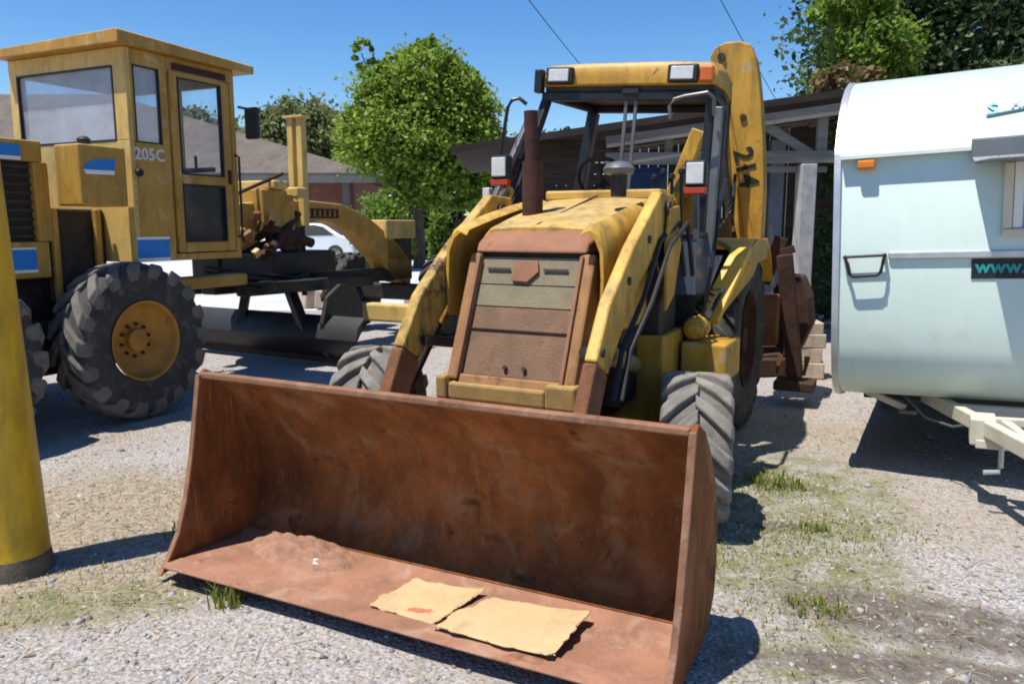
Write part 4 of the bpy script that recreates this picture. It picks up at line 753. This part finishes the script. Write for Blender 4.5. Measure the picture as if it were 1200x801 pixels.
MB().bar((.855, .10, 2.205), (1.10, .125, 2.235), .018, .006).build("maker_underline", 'pale_teal', CV)
lettering("maker_lettering", "rin", .085, 'grey_print', CV, basis((.975, .118, 2.235), (1, 0, .05), (0, .12, .13)))
wf = MB().box(.95, 1.90, -.03, 0, 1.925, 1.965).box(.95, 1.90, -.03, 0, 1.505, 1.55).box(.95, 1.0, -.03, 0, 1.552, 1.923).box(1.85, 1.90, -.03, 0, 1.552, 1.923).build("front_window", 'cream', CV, bevel=.008)
MB().box(1.0, 1.85, -.006, -.002, 1.55, 1.925).build("window_pane", 'curtain', wf); MB().box(1.005, 1.05, -.014, -.006, 1.555, 1.92).build("inner_frame", 'white', wf)
MB().box(1.05, 1.845, -.012, -.0065, 1.88, 1.92).build("window_header", 'navy', wf); MB().box(.97, 1.88, -.025, 0, 1.975, 2.005).build("hinge_rail", 'cream', wf)
sh = MB().loft([[(.785, -.004, 2.07), (2.05, -.004, 2.07), (2.05, -.004, 2.055), (.785, -.004, 2.055)]] + [[(x, y, z), (2.05, y, z), (2.05, y + d, z - e_), (x, y + d, z - e_)] for x, y, z, d, e_ in ((.785, -.035, 2.06, .012, .008), (.79, -.05, 1.96, .012, .003), (.80, -.07, 1.935, .006, .012), (.87, -.39, 1.925, 0, .014))]).build("window_shield", 'shield', CV, bevel=.003)
tw = MB()
ab = MB().bar((.55, .7, .44), (1.22, -1.0, .42), .06, .09).bar((1.85, .7, .44), (1.22, -1.0, .42), .06, .09).bar((.74, .22, .435), (1.68, .22, .435), .05, .07).build("tow_frame", 'tow_cream', CV, bevel=.008)
MB().box(.83, .96, -.26, -.06, .33, .485).build("brake_box", 'tow_cream', ab, bevel=.01)
MB().bar((.86, -.14, .45), (1.5, -.14, .46), .05, .05).bar((.86, -.24, .34), (1.42, -.24, .34), .05, .05).bar((1.0, -.15, .44), (1.38, -.75, .26), .05, .06).bar((1.24, -.15, .45), (1.24, -.2, .34), .05, .05).build("tow_cross_frame", 'tow_cream', ab, bevel=.006)
MB().bar((1.22, -1.0, .42), (1.22, -1.55, .42), .09, .09).build("coupling_head", 'tow_cream', ab, bevel=.015)
MB().tube([(.985, -.30, .40), (.985, -.32, .23), (.975, -.34, .21), (.90, -.36, .205)], .014, 8).build("jack_handle", 'alu', ab, smooth=True)
for x in (.25, 1.95):
    sp = MB().bar((x - .06, .55, .47), (x + .22, .52, .36), .05, .04).bar((x + .02, .56, .46), (x + .10, .54, .40), .03, .03).build("corner_steady", 'tow_cream', CV, bevel=.004); MB().box(x + .18, x + .29, .46, .58, .33, .352).build("steady_foot", 'grey_steel', sp)
MB().tube([(.45, .45, .47), (.6, .25, .36), (.75, .05, .36), (.88, -.08, .42)], .008, 6).build("brake_cable", 'grey_steel', CV, smooth=True)
MB().box(.2, 2.05, .6, 3.9, .40, .458).build("underfloor", 'black', CV)
for x, f in ((.25, -1), (1.99, 1)):
    tyre(CV, "road_wheel", (x, 2.4, .30), .30, .17, .17, 22, .008, 'grey_steel', 'rubber', f)

# ------------------------------------------------------------------ open timber shed
SH = thing("open_shed", "open timber shed with a low pitched roof, behind the loader", "shed", (2.6, 11.0, 0))
def P(x, y, z): return (x - 2.6, y - 11.0, z)
rz = lambda x: 2.60 + (x + .76) * .142
for k in range(5):
    y0 = 10.6 + .95 * k
    MB().loft([[P(-.80, y0, rz(-.8)), P(-.80, y0 + .93, rz(-.8)), P(-.80, y0 + .93, rz(-.8) + .05), P(-.80, y0, rz(-.8) + .05)], [P(6.5, y0, rz(6.5)), P(6.5, y0 + .93, rz(6.5)), P(6.5, y0 + .93, rz(6.5) + .05), P(6.5, y0, rz(6.5) + .05)]]).build("roof_sheet", 'roof_edge', SH)
MB().bar(P(-.80, 10.56, rz(-.8) + .0), P(6.5, 10.56, rz(6.5) + .0), .04, .09).build("barge_board", 'roof_edge', SH)
MB().bar(P(1.25, 10.66, 2.60 + .10), P(6.4, 10.66, 3.42), .05, .15).build("top_chord", 'timber_grey', SH, bevel=.006)
MB().bar(P(1.25, 10.70, 2.49), P(4.30, 10.70, 2.52), .06, .16).build("bottom_chord", 'timber_grey', SH, bevel=.006)
MB().bar(P(3.30, 10.74, 2.98), P(4.0, 10.74, 2.56), .05, .12).build("brace", 'timber_grey', SH, bevel=.006)
MB().bar(P(2.1, 10.74, 2.56), P(2.1, 10.74, 2.80), .10, .06).build("strut", 'timber_grey', SH, bevel=.006)
MB().bar(P(4.15, 10.75, 2.60), P(4.15, 10.75, 3.13), .14, .06, up=(0, 1, 0)).build("strut", 'timber_grey', SH, bevel=.006)
MB().bar(P(3.0, 10.78, 2.36), P(4.25, 10.78, 2.36), .05, .08).build("tie_beam", 'timber_grey', SH, bevel=.006)
MB().box(*[v for ab_ in zip(P(3.86, 10.6, .85), P(4.06, 10.85, 2.42)) for v in ab_]).build("front_post", 'timber_white', SH, bevel=.01)
MB().box(*[v for ab_ in zip(P(3.855, 10.595, -.05), P(4.065, 10.855, .848)) for v in ab_]).build("post_base", 'boom_yellow', SH, bevel=.01, label="yellow painted base of the white post")
for x in (3.95, 3.55): MB().box(*[v for ab_ in zip(P(x, 12.2, 0), P(x + .22, 12.35, 2.9)) for v in ab_]).build("rear_post", 'timber_blue', SH, bevel=.01)
MB().box(*[v for ab_ in zip(P(6.2, 10.7, 0), P(6.4, 10.9, 3.3)) for v in ab_]).build("front_post", 'timber_grey', SH)
MB().box(*[v for ab_ in zip(P(.0, 13.0, 0), P(.15, 13.15, 2.7)) for v in ab_]).build("rear_post", 'timber_dark', SH)
x = .30
while x < 6.3:
    w = .15 + .03 * random.random()
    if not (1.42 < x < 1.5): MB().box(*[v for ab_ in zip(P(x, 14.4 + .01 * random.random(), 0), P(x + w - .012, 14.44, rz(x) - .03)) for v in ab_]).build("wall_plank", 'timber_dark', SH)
    x += w
for k in range(5):
    z0 = 2.0 + k * .155
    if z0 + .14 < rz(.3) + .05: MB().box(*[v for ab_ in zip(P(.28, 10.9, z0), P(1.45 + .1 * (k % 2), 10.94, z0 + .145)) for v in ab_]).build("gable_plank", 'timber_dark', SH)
for x, a in ((3.35, .1), (3.7, -.1)):
    MB().bar(P(x, 10.95, .1), P(x + a, 11.0, 1.7), .06, .04).build("stored_board", 'timber_grey', SH)

# yard scrap beside the shed
g_ = "scrap lying behind the loader"
zz = 0
for i, (x, y, w, h, lab) in enumerate(((3.20, 8.3, .30, .17, "lowest tan concrete block in the pile by the caravan's left edge"), (3.18, 8.32, .28, .16, "second tan block up in the pile by the caravan's left edge"), (3.21, 8.31, .27, .15, "tan block third from the ground in the pile by the caravan"), (3.20, 8.32, .22, .12, "small tan block topping the pile by the caravan"))):
    o = MB().obox((0, 0, h / 2), (w, .3, h), (0, 0, .05 * i - .3)).build("concrete_block", 'plank_tan', bevel=.012); o.location = (x, y, zz - .005); zz += h - .001
    tag(o, lab, "block", "tan blocks piled by the caravan")
o = MB().tube([(-.45, 0, 0), (.45, .06, .02)], .035, 10).build("steel_pipe", 'grey_steel', smooth=True); o.location = (2.78, 8.6, .36); tag(o, "short pale steel pipe lying on rusty scrap behind the loader", "pipe", g_)
o = MB().bar((-.6, 0, .09), (.6, .1, .09), .16, .18).bar((-.5, .3, .08), (.5, .2, .2), .1, .1).build("scrap_beam", 'rust_dark', bevel=.01); o.location = (2.75, 8.3, 0); tag(o, "dark rusty steel beam lying on the gravel behind the loader", "beam", g_)
o = MB().box(-.5, .4, -.1, .5, .0, .26).box(-.2, .3, .0, .4, .262, .34).build("scrap_frame", 'rust_dark', bevel=.015); o.location = (2.75, 8.75, 0); tag(o, "rusty box frame carrying the pale pipe behind the loader", "scrap", g_)
o = MB().bar((0, 0, 0), (.02, .12, .62), .05, .10).build("rusty_plate", 'rust'); o.location = (3.42, 8.05, 0); tag(o, "upright rusty plate leaning on the tan blocks", "plate", g_)
rb = []
for i, (x, y, s_, lab) in enumerate(((-3.3, 15.2, (1.0, .5, .35), "long tan rubble slab under the grader beam"), (-3.05, 15.0, (.7, .4, .3), "tan rubble slab nearest the grader blade"), (-3.9, 15.6, (.8, .5, .5), "tall tan rubble lump by the white car"), (-1.75, 14.6, (.5, .4, .35), "tan rubble lump beside the loader arm"))):
    o = MB().obox((0, 0, s_[2] / 2), s_, (.1 * i - .1, .08, .4 * i)).obox((.3, .1, s_[2] * .8), (s_[0] * .5, .3, .2), (.2, .1, .3 * i + .4)).build("rubble_slab", 'plank_tan', bevel=.03); o.location = (x, y, -.02); tag(o, lab, "rubble", "rubble behind the grader")

# ------------------------------------------------------------------ house, cars
HO = thing("house", "low house with a brown hipped tile roof behind the grader", "house", (-20, 40, 0))
def H(x, y, z): return (x + 20, y - 40, z)
e = 4.25
MB().add([H(-44, 40, e), H(-6.9, 40, e), H(-6.9, 53, e), H(-44, 53, e), H(-38, 46.5, 9.1), H(-23.0, 46.5, 9.1), H(-44, 40, e - .12), H(-6.9, 40, e - .12), H(-6.9, 53, e - .12), H(-44, 53, e - .12)],
         [(0, 1, 5, 4), (1, 2, 5), (2, 3, 4, 5), (3, 0, 4), (0, 6, 7, 1), (1, 7, 8, 2), (2, 8, 9, 3), (3, 9, 6, 0), (6, 9, 8, 7)]).build("roof", 'tile', HO)
MB().box(*[v for a in zip(H(-44.05, 39.9, e - .5), H(-6.85, 40.02, e - .13)) for v in a]).build("fascia_board", 'fascia', HO)
wl_ = MB().box(*[v for a in zip(H(-43, 41.2, -.2), H(-8.2, 52, e - .2)) for v in a]).build("wall", 'brick', HO)
for x in (-36, -31, -26, -21, -16.5):
    wi = MB().box(*[v for a in zip(H(x, 41.12, 1.2), H(x + 1.8, 41.2, 2.9)) for v in a]).build("window", 'timber_white', HO); MB().box(*[v for a in zip(H(x + .1, 41.08, 1.3), H(x + 1.7, 41.12, 2.8)) for v in a]).build("pane", 'dark_glass', wi)
MB().box(*[v for a in zip(H(-14.6, 41.1, 2.2), H(-10.6, 41.2, 3.5)) for v in a]).build("lintel_panel", 'fascia', HO)
for x in (-13.8, -8.6): MB().box(*[v for a in zip(H(x, 40.3, -.2), H(x + .3, 40.6, e - .2)) for v in a]).build("porch_post", 'fascia', HO)

def car(label, loc, yaw, paint):
    c = thing("parked_car", label, "car", loc, (0, 0, yaw), "cars parked in the far yard")
    prof = [(-2.1, .35), (-2.15, .62), (-2.05, .78), (-1.1, .90), (-.45, 1.36), (-.2, 1.42), (.6, 1.43), (.95, 1.36), (1.55, .98), (2.0, .92), (2.1, .70), (2.08, .35), (1.75, .28), (-1.8, .28)]
    MB().prism(prof, 'y', -.82, .82).build("body", paint, c, bevel=.07, smooth=True)
    for s_ in (-1, 1):
        MB().prism([(-.98, .93), (-.42, 1.31), (-.02, 1.36), (-.02, .95)], 'y', s_ * .822, s_ * .83).build("front_side_window", 'dark_glass', c)
        MB().prism([(.04, .95), (.04, 1.36), (.6, 1.36), (.9, 1.29), (1.32, .98)], 'y', s_ * .822, s_ * .83).build("rear_side_window", 'dark_glass', c)
        for x in (-1.35, 1.35):
            w_ = MB().lathe([(.20, -.11), (.31, -.10), (.32, 0), (.31, .10), (.20, .11)], (x, s_ * .74, .31), 'y', 22).build("wheel", 'rubber', c, smooth=True); MB().lathe([(.19, -.1), (.19, .1)], (x, s_ * .75, .31), 'y', 16).build("hubcap", 'alu', w_)
    MB().prism([(-1.09, .925), (-.46, 1.365), (-.44, 1.385), (-1.09, .945)], 'y', -.70, .70).build("windscreen", 'dark_glass', c); MB().prism([(.98, 1.37), (1.54, 1.0), (1.56, 1.03), (1.0, 1.395)], 'y', -.66, .66).build("rear_window", 'dark_glass', c)
    MB().box(-2.16, -2.08, -.75, -.45, .58, .70).build("headlight", 'lens', c); MB().box(-2.16, -2.08, .45, .75, .58, .70).build("headlight", 'lens', c)
    return c
car("white sedan parked on the pale pavement beyond the grader beam", (-7.9, 30.5, .28), R(-6), 'car_white')
car("dark blue car parked behind the trunk of the round green tree", (-5.6, 48.0, .1), R(60), 'car_blue')

# ------------------------------------------------------------------ trees
M['leaf_mid'] = leafmat("leaf_mid", (.085, .16, .018), (.26, .36, .05), .4)
M['leaf_bright'] = leafmat("leaf_bright", (.08, .16, .02), (.19, .29, .045), .45)
M['leaf_dark'] = leafmat("leaf_dark", (.016, .034, .012), (.045, .075, .022), .2)
M['leaf_deep'] = leafmat("leaf_deep", (.025, .06, .022), (.12, .18, .06), .28)
M['leaf_sage'] = leafmat("leaf_sage", (.11, .14, .055), (.24, .26, .10), .3)
M['leaf_brown'] = leafmat("leaf_brown", (.11, .085, .03), (.23, .16, .06), .3)
def foliage(name, m, blobs, n, size, parent, cl=.22, per=45):
    vol = np.array([b[3] * b[4] * b[5] for b in blobs]) ** .72; cnt = (n * vol / vol.sum()).astype(int); C_ = []
    for b, k in zip(blobs, cnt):
        nc = max(1, k // per); d = rng.normal(size=(nc, 3)); d /= np.linalg.norm(d, axis=1)[:, None]
        rr = rng.uniform(.45, 1.02, nc) ** .6; cc = np.array(b[:3]) + d * rr[:, None] * np.array(b[3:6])
        cs = rng.uniform(.6, 1.4, nc) * cl * min(b[3:6]) 
        C_.append(np.repeat(cc, per, 0) + rng.normal(size=(nc * per, 3)) * np.repeat(cs, per)[:, None] * np.array([1, 1, .7]))
    p = np.concatenate(C_); N = len(p); s_ = size * rng.uniform(.6, 1.35, N)
    nrm = rng.normal(size=(N, 3)) + np.array([0, 0, .8]); nrm /= np.linalg.norm(nrm, axis=1)[:, None]
    t = np.cross(nrm, rng.normal(size=(N, 3))); t /= np.linalg.norm(t, axis=1)[:, None]; u = np.cross(nrm, t)
    a = t * s_[:, None] * .62; b_ = u * s_[:, None] * .38
    V = np.stack([p - a, p - b_ - nrm * s_[:, None] * .08, p + a, p + b_ - nrm * s_[:, None] * .08], 1).reshape(-1, 3); F = np.arange(N * 4).reshape(-1, 4)
    o = tris(name, m, V, F, 4)
    if parent: o.parent = parent
    return o
def tree(name, label, cat, loc, h0, blobs, n, size, m, tr=.18, group=None, cl=.22):
    t = thing(name, label, cat, loc, group=group); k = MB()
    k.tube([(0, 0, -.1), (.03, 0, h0 * .5), (-.04, .03, h0), (0, 0, h0 * 1.25)], [tr * 1.25, tr, tr * .85, tr * .6], 12)
    for b in blobs:
        v = Vector(b[:3]); k.tube([(0, 0, h0 * .9), tuple(Vector((0, 0, h0)) * .5 + v * .5 + Vector((.1, 0, -.15))), tuple(v)], [tr * .5, tr * .32, tr * .1], 7)
    sat = []
    for b in blobs:
        for _ in range(4):
            d = Vector(rng.normal(size=3)); d.normalize()
            if d.z < -.4: d.z = -d.z
            f = rng.uniform(.82, 1.03); q = rng.uniform(.16, .34); sat.append((b[0] + d.x * b[3] * f, b[1] + d.y * b[4] * f, b[2] + d.z * b[5] * f, b[3] * q, b[4] * q, b[5] * q))
    k.build("trunk", 'bark', t, smooth=True); foliage("crown", m, list(blobs) + sat, n, size, t, cl); return t
tree("round_tree", "round leafy green tree standing alone in the middle distance", "tree", (-3.55, 30, 0), 2.4,
     [(-.1, 0, 5.2, 2.2, 2.0, 1.9), (-1.75, 0, 4.9, 1.25, 1.3, 1.4), (1.7, .2, 5.4, 1.35, 1.3, 1.5), (.3, 0, 7.0, 1.6, 1.5, 1.2), (-1.3, .2, 6.5, 1.1, 1.1, 1.1), (1.4, 0, 6.6, 1.1, 1.1, 1.0), (-2.0, 0, 7.9, .38, .4, .55), (.1, -.3, 3.7, 1.4, 1.5, .9), (1.5, 0, 3.9, 1.4, 1.2, .9), (-1.5, 0, 4.7, .9, 1.0, .8), (2.2, 0, 4.6, .9, .9, 1.0), (.2, -.5, 3.0, 1.1, 1.2, .7), (1.1, 0, 2.9, 1.5, 1.2, .7), (2.3, 0, 3.3, .9, .8, .8)], 66000, .155, 'leaf_mid', .20, cl=.17)
tree("dark_tree", "dense dark evergreen tree behind the round tree and shed roof", "tree", (-2.6, 38, 0), 1.6, [(0, 0, 3.2, 2.8, 1.8, 2.2), (2.4, 0, 3.2, 2.0, 1.8, 2.6), (4.6, 0, 3.6, 1.8, 1.6, 2.4), (-2.0, .4, 1.8, 1.4, 1.2, 1.6)], 16000, .26, 'leaf_dark', .2)
def bush(name, label, cat, loc, blobs, n, size, m, group=None):
    t = thing(name, label, cat, loc, group=group); k = MB()
    for b in blobs: k.tube([(b[0] * .3, b[1] * .3, -.05), (b[0] * .7, b[1] * .7, b[2] * .5), tuple(b[:3])], [.04, .03, .012], 6)
    k.build("stem", 'bark', t, smooth=True); foliage("foliage", m, blobs, n, size, t); return t
gb_ = "bright bushes under the round tree"
bush("bright_bush", "large yellow-green bush left of the round tree trunk", "bush", (-4.55, 28.3, 0), [(0, 0, 2.0, .8, .7, .9), (-.5, 0, 1.2, .6, .6, .8), (.5, 0, 1.1, .5, .6, .8)], 7000, .13, 'leaf_bright', gb_)
bush("bright_bush", "narrow yellow-green bush right of the round tree trunk", "bush", (-3.2, 34, 0), [(0, 0, 1.6, .5, .5, .9), (.1, 0, .7, .5, .5, .7)], 2600, .16, 'leaf_bright', gb_)
bush("dark_hedge", "dark low hedge in shade below the round tree", "hedge", (-4.6, 39, 0), [(x, 0, 1.0, .9, .6, .95) for x in (-3.0, -1.8, -.6, .6, 1.8, 3.0)], 9000, .2, 'leaf_dark')
gf = "trees beyond the house"
tree("far_tree", "grey-green tree rising beyond the house roof left of the round tree", "tree", (-16.3, 62, 0), 5, [(0, 0, 9.2, 2.6, 2.5, 2.3), (-2.2, 0, 8.3, 2.0, 2, 2.0), (2.2, 0, 8.0, 2.0, 2, 2.0), (4.0, 0, 7.2, 2.0, 2, 2.0), (.5, 0, 7, 3.2, 2, 1.8)], 15000, .34, 'leaf_sage', .3, gf)
tree("far_tree", "pale low tree seen through the grader's open door window", "tree", (-26, 66, 0), 5, [(0, 0, 9.4, 1.8, 2, 1.5), (2.5, 0, 8.4, 2.2, 2, 1.6), (-2.3, 0, 9.0, 1.6, 2, 1.6)], 8000, .34, 'leaf_sage', .3, gf)
gr_ = "tall trees behind the caravan"
tree("broadleaf_tree", "big dark green tree towering behind the caravan roof", "tree", (11.5, 19.5, 0), 3.4, [(0, 0, 6.8, 2.6, 2, 2.4), (-2.6, 0, 6.6, 1.9, 1.7, 1.9), (-2.8, 0, 4.9, 1.7, 1.5, 1.4), (0, 0, 4.6, 2.5, 1.8, 1.6), (2.8, 0, 6.2, 2.3, 2, 2.4), (-1.3, -.3, 8.3, 1.9, 1.6, 1.6), (2.0, 0, 8.6, 2.0, 1.6, 1.6), (4.8, 0, 5.8, 2.0, 1.6, 2.6)], 80000, .14, 'leaf_deep', .26, gr_, .24)
tree("broadleaf_tree", "lighter green tree with loose branches left of the dark one", "tree", (7.6, 17.2, 0), 2.6, [(.0, 0, 5.3, .8, .8, .75), (-.35, 0, 6.25, .75, .7, .5), (-.75, 0, 4.65, .38, .4, .42), (.35, 0, 4.4, .7, .6, .5), (-.2, 0, 3.9, .5, .5, .4), (-1.05, 0, 6.0, .35, .35, .25)], 14000, .11, 'leaf_bright', .12, gr_)
bush("brown_shrub", "rusty brown shrub peeping over the shed roof beside the caravan", "shrub", (6.05, 14.6, 0), [(-.05, 0, 4.15, .5, .5, .32), (.25, 0, 3.6, .5, .5, .8), (.2, 0, 2.6, .5, .5, .9)], 4200, .10, 'leaf_brown')
bush("climbing_shrub", "tall green shrub filling the gap between shed post and caravan", "shrub", (5.1, 12.2, 0), [(0, 0, 2.7, .45, .35, .7), (.0, 0, 1.5, .4, .35, .9), (.2, 0, .6, .5, .4, .6)], 5200, .09, 'leaf_deep')

# ------------------------------------------------------------------ overhead wires
for a, b_, lab in (((-.53, 5.28, 3.84), (1.08, 11.4, 3.70), "thin overhead wire slanting down behind the loader canopy"), ((.71, 5.28, 4.10), (3.72, 11.4, 3.37), "thin overhead wire slanting down past the boom to the shed")):
    a, b_ = Vector(a), Vector(b_); pts = [a.lerp(b_, t / 14) - Vector((0, 0, .03 * 4 * (t / 14) * (1 - t / 14))) for t in range(15)]
    tag(MB().tube(pts, .0045, 6).build("overhead_wire", 'cable', smooth=True), lab, "wire", "overhead wires")
